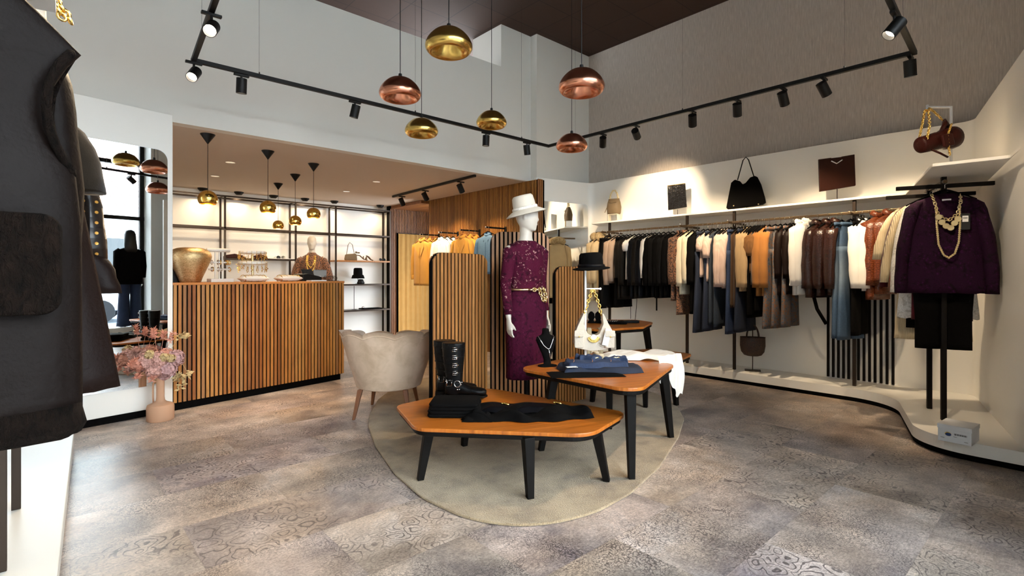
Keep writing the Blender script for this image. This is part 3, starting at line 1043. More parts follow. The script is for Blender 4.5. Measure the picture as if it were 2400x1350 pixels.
# ---------------------------------------------------------------- tub chair seen from behind
def chair():
    r0 = (912 - 1200) / F
    f = 4.74
    cx, cy = xy(912, f)
    o = thing('tub_chair', 'beige velvet tub armchair with scalloped shell back, seen from behind', 'armchair', (cx, cy, 0), YAW)
    # local x points away from camera (front of the chair), back of the chair at -x
    A = R(128)
    def outline(th, z, off=0.0):
        t = (z - .25) / .5
        rx = .29 + .10 * t + off
        ry = .29 + .145 * t + off
        return (-rx * math.cos(th), ry * math.sin(th))
    def topz(th):
        k = abs(math.sin((th / A) * math.pi * 3.5 + math.pi / 2))
        drop = .13 * max(0, abs(th) / A - .45) ** 1.5 * 2
        return .735 + .035 * k - drop
    def shell(th0, th1, off0, off1, z0, zt, name, mat, nu=60, nv=10):
        mb = MB()
        n0 = len(mb.v)
        outer = lambda u, w: (lambda th: (*outline(th, z0 + (zt(th) - z0) * w, off0), z0 + (zt(th) - z0) * w))(th0 + (th1 - th0) * u)
        inner = lambda u, w: (lambda th: (*outline(th, z0 + (zt(th) - z0) * w, off1), z0 + (zt(th) - z0) * w))(th0 + (th1 - th0) * u)
        mb.grid(nu, nv, outer); mb.grid(nu, nv, inner)
        N = nu * nv
        f_ = []
        for i in range(nu - 1):
            f_.append(((nv - 1) * nu + i, (nv - 1) * nu + i + 1, N + (nv - 1) * nu + i + 1, N + (nv - 1) * nu + i))
            f_.append((i, N + i, N + i + 1, i + 1))
        for j in range(nv - 1):
            f_.append((j * nu, (j + 1) * nu, N + (j + 1) * nu, N + j * nu))
            f_.append((j * nu + nu - 1, N + j * nu + nu - 1, N + (j + 1) * nu + nu - 1, (j + 1) * nu + nu - 1))
        mb.f += f_
        return mb.build(name, mat, o, auto=50)
    shell(-A, A, 0, -.03, .25, lambda th: topz(th) - .035, 'outer_shell', M['velvet'])
    # padded channels inside, rising above the shell
    nch = 7
    for k in range(nch):
        a0 = -A + 2 * A * k / nch
        a1 = -A + 2 * A * (k + 1) / nch
        mb = MB()
        def chan(u, w):
            th = a0 + (a1 - a0) * u
            z = .40 + (topz((a0 + a1) / 2) - .0 - .03 - .40) * w
            b = math.sin(math.pi * u) ** .5
            top = 0
            x, y = outline(th, z, -.035 - .06 * b)
            return (x, y, z + .03 * b * w)
        def chanb(u, w):
            th = a0 + (a1 - a0) * u
            z = .40 + (topz((a0 + a1) / 2) - .03 - .40) * w
            b = math.sin(math.pi * u) ** .5
            x, y = outline(th, z, .004 + .010 * b * w)
            return (x, y, z + .03 * b * w)
        nu, nv = 12, 8
        mb.grid(nu, nv, chan); mb.grid(nu, nv, chanb)
        N = nu * nv
        for i in range(nu - 1):
            mb.f.append(((nv - 1) * nu + i, (nv - 1) * nu + i + 1, N + (nv - 1) * nu + i + 1, N + (nv - 1) * nu + i))
        # keep only the lip above the shell at the back
        mb.build('back_channel', M['velvet'], o, smooth=True)
    pts = []
    for i in range(90):
        th = -A + 2 * A * i / 89
        z = topz(th) - .036
        x, y = outline(th, z, .004)
        pts.append((x, y, z))
    MB().tube(pts, .007, 6).build('piping', M['velvet'], o, smooth=True)
    MB().lathe([(.0, .24), (.27, .24), (.285, .27), (.29, .30), (.0, .30)], n=40).build('seat_base', M['velvet'], o, auto=40)
    MB().lathe([(.0, .30), (.26, .30), (.285, .33), (.29, .38), (.26, .415), (.0, .425)], n=40).build('seat_cushion', M['velvet'], o, auto=40)
    for px, py in ((860, 1003), (905, 965)):
        b = P(px, py, 0.0)
        d = Vector((b.x - cx, b.y - cy, 0))
        d.rotate(Matrix.Rotation(-YAW, 3, 'Z'))
        if px == 905: d.x, d.y = .24, .22
        else: d.x, d.y = -.28, .24
        MB().taper((d.x * .82, d.y * .82, .25), (d.x, d.y, 0.0), .021, .012).build('leg', M['chairleg'], o, bevel=.004)
    for x_, y_ in ((-.28, -.24), (.24, -.22)):
        MB().taper((x_ * .82, y_ * .82, .25), (x_, y_, 0.017), .021, .012).build('leg', M['chairleg'], o, bevel=.004)
    return o


chair()

# ---------------------------------------------------------------- rear shelving
def shelving():
    o = thing('shelving_frame', 'black metal frame shelving along the rear wall', 'shelving', (0, 0, 0))
    yf, yr, t = 9.40, 9.70, .028
    ups = [-.95, .95, 2.157, 3.286, 4.02, 5.15]
    for x in ups:
        for y in (yf, yr):
            MB().bb(x - t / 2, x + t / 2, y - t / 2, y + t / 2, 0, 2.54).build('upright', M['bronze'], o)
    for y in (yf, yr):
        MB().bb(ups[0], ups[-1], y - t / 2, y + t / 2, 2.53, 2.555).build('top_rail', M['bronze'], o)
    for x in ups:
        MB().bb(x - t / 2, x + t / 2, yf, yr, 2.53, 2.555).build('cross_rail', M['bronze'], o)
    for y in (yf, yr):
        MB().bb(ups[0], ups[5], y - t / 2, y + t / 2, 2.012, 2.038).build('shelf_rail', M['bronze'], o)
    for x in ups:
        MB().bb(x - t / 2, x + t / 2, yf, yr, 2.012, 2.038).build('cross_rail', M['bronze'], o)
    lv = [(1.52, 2, 3), (1.52, 4, 5), (1.065, 4, 5), (.565, 4, 5), (1.52, 0, 1), (1.065, 0, 2), (.565, 0, 3)]
    for z, a, b in lv:
        MB().bb(ups[a], ups[b], yf - t / 2, yr + t / 2, z - .014, z + .014).build('shelf_board', M['bronze'] if z != 1.52 or a != 4 else M['slat_wall_x'], o, bevel=.002)
    return o


shelving()

# ---------------------------------------------------------------- ceiling lamps of the back room
def spot(loc, target, watts, size=55, blend=.6, color=WARM, rad=.03, parent=None, name='lamp_light'):
    ld = bpy.data.lights.new(name, 'SPOT')
    ld.energy = watts; ld.spot_size = R(size); ld.spot_blend = blend; ld.color = color; ld.shadow_soft_size = rad
    lo = bpy.data.objects.new(name, ld)
    COL.objects.link(lo)
    d = Vector(target) - Vector(loc)
    lo.rotation_euler = d.to_track_quat('-Z', 'Y').to_euler()
    lo.location = loc
    if parent: lo.parent = parent
    return lo


names = ['leftmost', 'second from the left', 'third from the left', 'fourth from the left', 'fifth from the left', 'rightmost']
for k, (px, py) in enumerate([(475, 441), (560, 450), (641, 458), (715, 465), (783.6, 471), (891, 481)]):
    p = P(px, py, LOWZ)
    o = thing('ceiling_spotlight', 'small black dome ceiling spotlight over the rear shelving, %s of six' % names[k], 'ceiling light', (p.x, p.y, LOWZ), group='black ceiling spotlights over the rear shelving')
    MB().lathe([(0, 0), (.075, 0), (.07, -.02), (.045, -.045), (.04, -.05), (.0, -.05)], n=24).build('housing', M['black'], o, auto=40)
    MB().lathe([(0, -.049), (.03, -.049), (.03, -.052), (0, -.052)], n=20).build('lamp_disc', M['car_glass'], o)
    spot((0, 0, -.055), (.0, (YREAR - p.y) * .75, -2.2), 15, 150, 1.0, parent=o)
names = ['near the left pendants', 'behind the leftmost pendant', 'nearest the track light, front one', 'nearest the track light, rear one']
for k, (px, py) in enumerate([(540, 380), (504, 412), (882, 425.5), (812, 448)]):
    p = P(px, py, LOWZ)
    o = thing('downlight', 'small round recessed ceiling downlight, ' + names[k], 'ceiling light', (p.x, p.y, LOWZ), group='recessed downlights in the low ceiling')
    MB().lathe([(.035, -.001), (.055, -.001), (.055, -.006), (.035, -.004)], n=28).build('trim_ring', M['chrome'], o, auto=40)
    MB().lathe([(0, -.001), (.034, -.001), (.034, -.003), (0, -.003)], n=24).build('lamp_disc', M['lamp_cool'], o)
    spot((0, 0, -.01), (0, .9, -1.3), 42, 125, 1.0, parent=o)

# small gold pendants over the counter
pnames = ['hanging leftmost of the five, nearest the mirror wall', 'hanging second from the left of the five', 'hanging lowest and smallest looking of the five', 'hanging fourth from the left of the five', 'hanging rightmost of the five']
for k, (px, pyc, pys, w) in enumerate([(487, 315, 467, 42), (628, 354, 488, 36), (652, 430, 529, 25), (692, 409, 519, 28), (735, 384, 502, 31)]):
    p = P(px, pyc, LOWZ)
    f = F * (LOWZ - E) / (HZ - pyc)
    o = thing('pendant_lamp', 'small gold globe pendant, ' + pnames[k], 'pendant lamp', (p.x, p.y, LOWZ), group='small gold pendants over the counter')
    MB().lathe([(0, 0), (.068, 0), (.066, -.006), (.012, -.085), (.006, -.095), (0, -.095)], n=28).build('canopy', M['black'], o, auto=40)
    zc = zat(pys, f) - LOWZ
    rr = w * f / F / 2
    MB().tube([(0, 0, -.09), (0, 0, zc + rr * .8)], .003, 6).build('cord', M['black'], o)
    prof = [(math.sin(a) * rr, math.cos(a) * rr * (1.0 if a < 1.57 else .95)) for a in [math.pi * i / 20 for i in range(1, 15)]]
    inn = [(a * .95, b * .95 - .001) for a, b in prof[::-1]]
    MB().lathe(prof + inn, n=32).build('lamp_shade', M['globe_gold'], o, smooth=True, loc=(0, 0, zc))
    for ch in o.children:
        if ch.name.startswith('lamp_shade'): sh = ch
    MB().ball((0, 0, 0), .02).build('bulb', M['lamp_warm'], o, smooth=True, loc=(0, 0, zc + rr * .1))
    ld = bpy.data.lights.new('bulb_light', 'POINT'); ld.energy = 4; ld.color = WARM; ld.shadow_soft_size = .03
    lo = bpy.data.objects.new('bulb_light', ld); COL.objects.link(lo); lo.parent = o; lo.location = (0, 0, zc - rr * .75)

# big metal pendants of the shop
bnames = ['gold', 'copper', 'copper', 'gold', 'gold', 'copper']
blab = ['largest looking gold dome pendant, hanging highest beside the wall vent', 'polished copper dome pendant hanging leftmost', 'polished copper dome pendant hanging high in front of the wallpaper',
        'polished gold dome pendant hanging low below the left copper one', 'polished gold dome pendant hanging between the copper ones', 'polished copper dome pendant hanging lowest by the track corner']
for k, (px, py, w) in enumerate([(1052, 97, 110), (938, 209, 97), (1363, 192, 107), (988, 299, 77), (1152, 280, 71), (1340, 334, 73)]):
    D = .31
    f = D * F / w
    x, y = xy(px, f)
    zc = zat(py, f)
    o = thing('pendant_lamp', blab[k], 'pendant lamp', (x, y, CZ), group='dome pendants of the sales floor')
    MB().lathe([(0, 0), (.05, 0), (.05, -.02), (0, -.022)], n=24).build('canopy', M['black'], o, auto=40)
    r = D / 2
    h = .085
    prof = [(.012, h), (.05, h * .95), (.085, h * .78), (.118, h * .45), (.142, h * .08), (r, -h * .30), (r * .985, -h * .58), (r * .90, -h * .80)]
    # inward bowl of the underside
    prof += [(r * .78, -h * .9), (r * .6, -h * .62), (r * .42, -h * .1), (r * .25, h * .3), (.012, h * .42)]
    pts = []
    prof = [Vector((a, b, 0)) for a, b in prof]
    for i in range(len(prof) - 1):
        p0, p1, p2, p3 = prof[max(i - 1, 0)], prof[i], prof[i + 1], prof[min(i + 2, len(prof) - 1)]
        for j in range(3):
            tt = j / 3
            q = .5 * ((2 * p1) + (p2 - p0) * tt + (2 * p0 - 5 * p1 + 4 * p2 - p3) * tt ** 2 + (3 * p1 - p0 - 3 * p2 + p3) * tt ** 3)
            pts.append((q.x, q.y))
    pts.append((prof[-1].x, prof[-1].y))
    MB().lathe(pts, n=48).build('lamp_shade', M['shade_' + bnames[k]], o, smooth=True, loc=(0, 0, zc - CZ))
    MB().tube([(0, 0, -.01), (0, 0, zc + h - CZ)], .003, 6).build('cord', M['black'], o)
    MB().lathe([(0, h + .03), (.012, h + .03), (.016, h - .004), (0, h - .004)], n=16).build('cord_grip', M['black'], o, loc=(0, 0, zc - CZ))

# ---------------------------------------------------------------- track lighting
TZ = 3.0
C1 = (.886, 4.86); C2 = (5.05, 4.87); C3 = (5.06, .90); C4 = (.55, .62)
trk = thing('lighting_track', 'black suspended lighting track running round the sales floor', 'lighting track', (0, 0, 0))
def railbar(a, b, z=TZ, parent=trk, w=.036, h=.034, name='track_rail'):
    L = math.dist(a, b)
    o = MB().box((0, 0, 0), (L + w, w, h)).build(name, M['black'], parent, bevel=.003)
    o.location = ((a[0] + b[0]) / 2, (a[1] + b[1]) / 2, z)
    o.rotation_euler = (0, 0, math.atan2(b[1] - a[1], b[0] - a[0]))
for a, b in ((C1, C2), (C2, C3), (C3, C4), (C4, C1)): railbar(a, b)
def lerp(a, b, t): return (a[0] + (b[0] - a[0]) * t, a[1] + (b[1] - a[1]) * t)
for a, b in ((C1, C2), (C2, C3), (C3, C4), (C4, C1)):
    for t_ in (.12, .5, .88):
        p = lerp(a, b, t_)
        MB().tube([(p[0], p[1], TZ + .02), (p[0], p[1], CZ)], .0014, 5).build('suspension_wire', M['chrome'], trk)
        MB().lathe([(0, TZ + .016), (.01, TZ + .016), (.008, TZ + .035), (0, TZ + .04)], (p[0], p[1], 0), 12).build('wire_clamp', M['chrome'], trk)


def trackspot(p, target, label, watts=None, z=TZ, size=50, group='black cylinder spotlights on the shop track', scale=1.0):
    o = thing('track_spotlight', label, 'spotlight', (p[0], p[1], z), group=group)
    ax = math.atan2(1, 0)
    MB().box((0, 0, -.028), (.12, .03, .018)).build('adapter', M['black'], o, bevel=.003)
    MB().tube([(0, 0, -.03), (0, 0, -.065)], .009, 8).build('stem', M['black'], o)
    d = (Vector(target) - Vector((p[0], p[1], z - .12))).normalized()
    q = d.to_track_quat('Z', 'Y').to_matrix()
    c = Vector((0, 0, -.12))
    L, r = .125 * scale, .042 * scale
    MB().lathe([(0, -L / 2), (r, -L / 2), (r, L / 2), (r - .004, L / 2), (r - .004, L / 2 - .035), (0, L / 2 - .035)], c, 28, q).build('lamp_head', M['black'], o, auto=40)
    MB().lathe([(0, L / 2 - .034), (r - .006, L / 2 - .034), (r - .006, L / 2 - .031), (0, L / 2 - .031)], c, 24, q).build('lamp_disc', M['lamp_warm'], o)
    pp = Vector((p[0], p[1], z)) + c + d * (L / 2 + .004)
    lo = spot(pp - Vector((p[0], p[1], z)), Vector(target) - Vector((p[0], p[1], z)), watts or SPOT_W, size, .7, parent=o, rad=.025)
    return o


def tx(px, Y=4.865):
    x, f = on_y(px, Y); return (x, Y)
def ty(px, X=5.055):
    y, f = on_x(px, X); return (X, y)


trackspot(lerp(C1, C4, .005), (-.25, 3.0, .9), 'track spotlight glowing at the left corner of the track', size=60)
trackspot(lerp(C1, C4, .235), (-.2, 1.6, 1.0), 'large track spotlight at the top left edge of the picture', size=60)
trackspot(lerp(C1, C4, .55), (-.3, 1.3, 1.2), 'track spotlight above the leather vests, behind the camera view')
trackspot(tx(566), (1.25, 5.25, 0), 'track spotlight under the back run, nearest the left corner', 60)
trackspot(tx(832), (1.9, 5.5, .2), 'track spotlight under the back run, left of the lower gold pendant', 110, size=45)
trackspot(tx(1139), (3.9, 5.0, 0), 'track spotlight under the back run, below the small gold pendant', 90, size=40)
trackspot(tx(1235), (5.2, 5.0, 0), 'track spotlight under the back run, nearest the far corner', 50)
for k, (px, tgt, w, lab) in enumerate([
        (1413, (6.2, 4.9, 1.5), 70, 'first after the far corner'),
        (1491, (6.38, 3.95, 2.25), 95, 'above the croc patterned pouch'),
        (1623, (6.1, 3.3, 1.6), 80, 'third after the far corner'),
        (1728, (6.1, 2.7, 1.4), 80, 'fourth after the far corner'),
        (1836, (6.1, 1.9, 1.6), 85, 'above the brown tote'),
        (1931, (6.0, 1.2, 1.7), 80, 'glowing, nearest the right corner'),
        (2133, (5.6, .9, .5), 70, 'dark, hanging at the right corner')]):
    trackspot(ty(px), tgt, 'track spotlight on the right run, ' + lab, w, size=58)
trackspot(lerp(C3, C4, .20), (2.7, 2.3, .4), 'large bright track spotlight near the top right edge', 120, size=48)
trackspot(lerp(C3, C4, .42), (4.9, .7, 1.5), 'track spotlight before the window, aimed at the plum lace top', 50, size=50)
trackspot(lerp(C3, C4, .62), (3.0, 3.3, 1.2), 'track spotlight before the window, aimed at the mannequin', 60, size=36)

# short track in the back room
bt_ = thing('ceiling_track', 'short black ceiling track with spotlights in the back room', 'lighting track', (0, 0, 0))
a_ = P(922, 462, LOWZ - .03); b_ = P(1112, 414, LOWZ - .03)
railbar((a_.x, a_.y), (b_.x, b_.y), LOWZ - .02, bt_)
for k, (t_, tgt) in enumerate([(.13, (5.3, 8.2, 1.4)), (.45, (5.3, 7.3, 1.5)), (.86, (5.2, 6.3, 1.5))]):
    p = lerp((a_.x, a_.y), (b_.x, b_.y), t_)
    trackspot(p, tgt, 'spotlight on the short back room track, ' + ['farthest', 'middle one', 'nearest'][k], 55, z=LOWZ - .03, size=75, group='spotlights of the back room track')

# ---------------------------------------------------------------- clothes on hangers
# local frame: origin at the top of the rail, x across the garment, z down from the rail
def sup(a, e):
    return math.copysign(abs(a) ** e, a)


def body_mesh(prof, fold=.010, nf=7, seed=0, n=28, e=.85, hemwave=0.0):
    """prof rows: (z, half width, half depth[, centre x])"""
    rr = random.Random(seed)
    ph = [rr.uniform(0, 6.28) for _ in range(3)]
    rows, mb = [], MB()
    P_ = []
    for i in range(len(prof) - 1):
        a, b = prof[i], prof[i + 1]
        st = max(1, int(abs(a[0] - b[0]) / .045))
        for j in range(st): P_.append([a[k] + (b[k] - a[k]) * j / st for k in range(3)])
    P_.append(list(prof[-1][:3]))
    z0, z1 = P_[0][0], P_[-1][0]
    for z, w, d in P_:
        t = (z0 - z) / max(z0 - z1, 1e-4)
        ring = []
        for k in range(n):
            a = 2 * math.pi * k / n
            x = sup(math.cos(a), e) * w
            y = sup(math.sin(a), e) * d
            g = math.sin(a * nf + ph[0]) * .6 + math.sin(a * (nf + 4) + ph[1] + t * 2) * .4
            y += g * fold * (t ** .7) * (1 if math.sin(a) >= 0 else -1) * .8
            x += g * fold * t * .3
            zz = z - hemwave * (.5 + .5 * math.sin(a * nf + ph[0])) * (t ** 6)
            ring.append((x, y, zz))
        rows.append(ring)
    return mb.rings(rows)


def sleeve_mesh(side, sw, z, L, r0, r1, out=.05, dy=0.0, seed=0, bend=.02):
    rr = random.Random(seed)
    mb = MB()
    m = max(5, int(L / .06))
    rings = []
    n = 14
    ph = rr.uniform(0, 6)
    for i in range(m + 1):
        t = i / m
        cx = side * (sw - r0 * .55 + out * t ** .8 + bend * math.sin(t * math.pi))
        cy = dy * t
        cz = z - .012 - L * t
        r = r0 + (r1 - r0) * t
        r *= 1 + .05 * math.sin(t * 17 + ph)
        ring = []
        for k in range(n):
            a = 2 * math.pi * k / n
            q = 1 + .07 * math.sin(3 * a + ph + t * 3)
            ring.append((cx + math.cos(a) * r * q * .75, cy + math.sin(a) * r * q, cz + (.018 * side * math.cos(a) * -1 if i == 0 else 0)))
        rings.append(ring)
    # rounded shoulder cap
    top = [(p[0] * .0 + side * (sw - r0 * .9) + (p[0] - side * (sw - r0 * .55)) * .35, p[1] * .4, z + .012) for p in rings[0]]
    return mb.rings([top] + rings)


def hanger(name_mat='black', label='', loc=(0, 0, 0), rz=0, w=.19, group='hangers on the clothes rails', wood=False):
    o = thing('clothes_hanger', label, 'hanger', loc, rz, group)
    mt = M['black_cloth'] if not wood else M['edge']
    hk = [(0, 0, -.075), (0, 0, -.035)] + [(math.sin(a) * .017, 0, -.012 + math.cos(a) * .018 - .003) for a in [R(x) for x in (160, 120, 80, 40, 0, -40, -80, -110)]]
    MB().tube(hk, .0022, 6).build('hook', M['chrome'], o, smooth=True)
    pts = [(-w, 0, -.155), (-w * .6, 0, -.118), (-.03, 0, -.082), (0, 0, -.074), (.03, 0, -.082), (w * .6, 0, -.118), (w, 0, -.155)]
    MB().tube(pts, [.007, .009, .009, .01, .009, .009, .007], 8, flat=.7).build('shoulder_bar', mt, o, smooth=True)
    return o


def top_garment(name, cat, label, loc, rz, mat, L=.6, sw=.20, sl=.55, depth=.035, group=None, collar=None, cuff=None, fold=.008, hem_w=None,
                seed=0, dz=0.0, out=.035, sr=(.055, .042), hemwave=0, open_front=False, neck=None, buttons=None, waist=None):
    o = thing(name, label, cat, loc, rz, group)
    hw = hem_w or sw * 1.0
    z0 = -.105 + dz
    prof = [(z0, .05, .018), (z0 - .015, .085, depth * .8), (z0 - .045, sw * .78, depth * .9), (z0 - .075, sw * .97, depth), (z0 - .16, sw * .93, depth * 1.1)]
    if waist: prof.append((z0 - L * .5, waist, depth))
    prof.append((z0 - L, hw, depth * 1.15))
    body_mesh(prof, fold, 6, seed, hemwave=hemwave).build('body', mat, o, smooth=True)
    if sl:
        for s in (-1, 1):
            sleeve_mesh(s, sw, z0 - .055, sl, sr[0], sr[1], out, 0, seed + s).build('sleeve', mat, o, smooth=True)
            if cuff:
                sleeve_mesh(s, sw + out * .97, z0 - .055 - sl + .055, .06, sr[1] * 1.06, sr[1] * 1.05, 0, 0, seed, bend=0).build('cuff', cuff, o, smooth=True, loc=(-s * .012, 0, 0))
    if collar:
        cm, kind = collar
        mb = MB()
        if kind == 'shirt':
            for s in (-1, 1):
                mb.add([(s * .0, -.02, z0 - .06), (s * .03, -.03, z0 + .03), (s * .075, -.035, z0 - .045), (s * .05, -depth - .012, z0 - .10), (s * .045, .03, z0 + .035), (s * .07, .03, z0 - .0)],
                       [(0, 1, 2, 3), (1, 4, 5, 2)])
            mb.tube([(math.sin(a) * .055, -math.cos(a) * .035, z0 + .012 - .02 * math.cos(a)) for a in [2 * math.pi * k / 16 for k in range(16)]], .012, 8, closed=True, flat=1.6)
        elif kind == 'lapel':
            for s in (-1, 1):
                mb.add([(s * .045, -.03, z0 + .02), (s * .10, -.04, z0 - .05), (s * .115, -depth - .012, z0 - .13), (s * .02, -depth - .016, z0 - .30), (s * .012, -depth - .010, z0 - .24)],
                       [(0, 1, 2, 3, 4)])
            mb.tube([(math.sin(a) * .062, -math.cos(a) * .04, z0 + .018 - .025 * math.cos(a)) for a in [2 * math.pi * k / 16 for k in range(16)]], .016, 8, closed=True, flat=1.7)
        elif kind == 'fur':
            pts = [(math.sin(a) * .085, -math.cos(a) * .05, z0 + .01 - .035 * math.cos(a)) for a in [2 * math.pi * k / 14 for k in range(14)]]
            mb.tube(pts, .055, 10, closed=True)
            for s in (-1, 1): mb.tube([(s * .06, -.06, z0 - .03), (s * .05, -depth - .03, z0 - .14), (s * .03, -depth - .03, z0 - .25)], [.055, .05, .03], 10)
        elif kind == 'turtle':
            mb.lathe([(.055, z0 - .02), (.062, z0 + .01), (.055, z0 + .04), (.045, z0 + .035), (.045, z0 - .02)], (0, 0, 0), 20, Matrix.Diagonal((1, .6, 1)))
        elif kind == 'crew':
            mb.tube([(math.sin(a) * .07, -math.cos(a) * .03, z0 - .005 - .022 * math.cos(a)) for a in [2 * math.pi * k / 18 for k in range(18)]], .007, 6, closed=True)
        mb.build('collar', cm, o, smooth=True)
    if open_front:
        MB().tube([(0, -depth - .008, z0 - .12), (0, -depth * 1.15 - .010, z0 - L + .01)], .004, 6).build('front_edge', mat, o)
    if buttons:
        for k in range(4):
            MB().ball((0, -depth * 1.15 - .016, z0 - .18 - k * .09), .008, 6, (1, .5, 1)).build('button', buttons, o, smooth=True)
    return o


def trousers(label, loc, rz, mat, L=.95, w=.19, hem=.10, group=None, seed=0, buckle=None, band=None, cat='trousers', name='trousers', depth=.025, dz=0):
    o = thing(name, label, cat, loc, rz, group)
    z0 = -.11 + dz
    body_mesh([(z0, w * .92, depth), (z0 - .04, w * .94, depth), (z0 - .22, w * 1.05, depth * 1.5), (z0 - .34, w * .98, depth * 1.3)], .003, 4, seed).build('seat', mat, o, smooth=True)
    body_mesh([(z0 + .003, w * .94, depth + .003), (z0 - .036, w * .95, depth + .003)], 0, 4, seed).build('waistband', band or mat, o, smooth=True)
    for s in (-1, 1):
        mb = body_mesh([(z0 - .24, w * .50, depth * 1.4), (z0 - .5, w * .42, depth * 1.2), (z0 - L, hem, depth * 1.2)], .006, 4, seed + s, n=20)
        mb.v = [(x + s * (w * .52 + (hem - w * .45) * ((z0 - z) / L)), y, z) for x, y, z in mb.v]
        mb.build('leg', mat, o, smooth=True)
    if buckle:
        MB().tube([(.0 + math.cos(a) * .03, -depth - .012, z0 - .05 + math.sin(a) * .014) for a in [2 * math.pi * k / 12 for k in range(12)]], .005, 6, closed=True).build('buckle', buckle, o, smooth=True, loc=(-w * .45, 0, -.05))
    return o


def skirt(label, loc, rz, mat, L=.5, w=.17, hem=.22, group=None, seed=0, cat='skirt', name='skirt', depth=.03, dz=0, fold=.012, band=None, hemmat=None):
    o = thing(name, label, cat, loc, rz, group)
    z0 = -.12 + dz
    body_mesh([(z0, w, depth * .8), (z0 - .05, w * 1.02, depth * .9), (z0 - .2, (w + hem) / 2, depth * 1.2), (z0 - L, hem, depth * 1.5)], fold, 8, seed, hemwave=.01).build('skirt_panel', mat, o, smooth=True)
    body_mesh([(z0 + .004, w * 1.01, depth * .8 + .004), (z0 - .03, w * 1.02, depth * .85 + .004)], 0, 4, seed).build('waistband', band or mat, o, smooth=True)
    return o


# ------------------------------------------------ the rail along the right wall
RZ = 1.885
RX = 6.0
ys = [4.63, 3.406, 2.796, 1.566]
spans = [(3.44, 4.82), (2.84, 3.44), (1.60, 2.84), (1.16, 1.60)]
locs = ['farthest unit by the corner mirror', 'second unit from the corner mirror', 'third unit from the corner mirror, above the wicker bag', 'nearest unit of the wall, by the black bars']
for k in range(4):
    o = thing('garment_rail', 'clothes rail with post, ' + locs[k], 'clothes rail', (0, ys[k], 0), group='clothes rails on the right wall')
    a, b = spans[k]
    MB().bb(6.065, 6.095, -.015, .015, .128, 2.01).build('post', M['bronze'], o, bevel=.002)
    MB().bb(5.90, 6.38, -.013, .013, RZ - .03, RZ - .005).build('bracket_arm', M['railbronze'], o, bevel=.002)
    MB().ball((5.905, 0, RZ + .003), .009, 6).build('end_knob', M['chrome'], o, smooth=True)
    MB().bb(RX - .011, RX + .011, a - ys[k], b - ys[k], RZ - .024, RZ).build('rail', M['railbronze'], o, bevel=.002)

GR = 'garments on the right wall rail'
# px of the near sleeve, kind, options, hem row in the photograph, label words
def rack_y(px, X=5.80):
    return on_x(px, X)


def hem_len(py, f, z0=-.105):
    return (RZ + z0) - zat(py, f)


items = []
def G(px, kind, mat, hempy, label, **kw):
    items.append((px, kind, mat, hempy, label, kw))


G(1381, 'coat', 'cream_wool', 705, 'long cream coat with fur collar, at the corner end of the rail', collar=('fur_cream', 'fur'), sr=(.07, .05))
G(1392, 'coat', 'cream_wool', 690, 'shorter cream coat with fur collar, behind the black brimmed hat', collar=('fur_cream', 'fur'), sr=(.07, .05))
G(1402, 'trousers', 'black_cloth', 722, 'black trousers hanging next to the cream fur coats')
G(1410, 'trousers', 'charcoal', 718, 'charcoal trousers left of the taupe jumper')
G(1422, 'top', 'taupe_knit', 664, 'taupe long-sleeved jumper between black trousers', collar=('taupe_knit', 'crew'))
G(1431, 'top', 'taupe_knit', 655, 'lighter taupe jumper behind the first taupe one', collar=('taupe_knit', 'crew'))
G(1440, 'trousers', 'black_cloth', 720, 'black trousers right of the taupe jumpers')
G(1449, 'top', 'olive_black', 702, 'brown-black jacket right of the taupe jumpers', sl=.5)
G(1457, 'top', 'olive_black', 699, 'dark leather-look blouse left of the white puff-sleeve top')
G(1467, 'short', 'white_cotton', 655, 'white top with short puff sleeve among black jackets', sl=.14)
G(1477, 'top', 'black_sheen', 700, 'black satin jacket right of the white puff-sleeve top')
G(1487, 'top', 'olive_black', 699, 'dark shimmering jacket, middle of the black ones')
G(1497, 'top', 'black_sheen', 698, 'black bomber jacket left of the cream pleated blouse')
G(1507, 'top', 'white_cotton', 668, 'cream pleated blouse with long wide sleeve among black jackets', sl=.5, sr=(.06, .03))
G(1515, 'top', 'black_cloth', 697, 'black jacket right of the cream pleated blouse')
G(1525, 'top', 'charcoal', 697, 'black belted coat with hanging belt end')
G(1536, 'top', 'black_cloth', 699, 'black knitted jacket in the dark block of the rail')
G(1547, 'top', 'charcoal', 698, 'black jacket, second left of the leopard coats')
G(1558, 'top', 'black_cloth', 698, 'black jacket directly left of the leopard coats')
G(1573, 'coat', 'leopard', 705, 'leopard print blouse, the first of two', collar=('leopard', 'turtle'))
G(1584, 'coat', 'leopard2', 738, 'long leopard print dress behind the cream jumper', collar=('leopard2', 'turtle'))
G(1594, 'top', 'cream_cotton', 690, 'cream jumper with long sleeve next to the leopard print', collar=('cream_cotton', 'crew'))
G(1604, 'top', 'cream_cotton', 660, 'second cream jumper, touching the black coat', collar=('cream_cotton', 'crew'))
G(1616, 'coat', 'black_cloth', 736, 'long black coat between the cream jumpers and dark jeans')
G(1630, 'trousers', 'navy_denim', 778, 'dark navy flared jeans right of the black coat', hem=.13)
G(1640, 'short', 'pink_rib', 650, 'beige short-sleeved top with higher sleeve', sl=.18, sw=.185)
G(1650, 'trousers', 'navy_denim', 775, 'dark navy jeans behind the beige short-sleeved tops', hem=.12)
G(1654, 'short', 'pink_rib', 660, 'beige short-sleeved top in front of quilted denim', sl=.26, sw=.19)
G(1663, 'coat', 'quilt_denim', 762, 'long quilted dark denim coat, left one', sl=.0)
G(1673, 'coat', 'quilt_denim', 766, 'long quilted dark denim coat, right one', sl=.0)
G(1681, 'top', 'pink_rib', 672, 'blush ribbed cardigan, left of three', collar=('pink_rib', 'crew'))
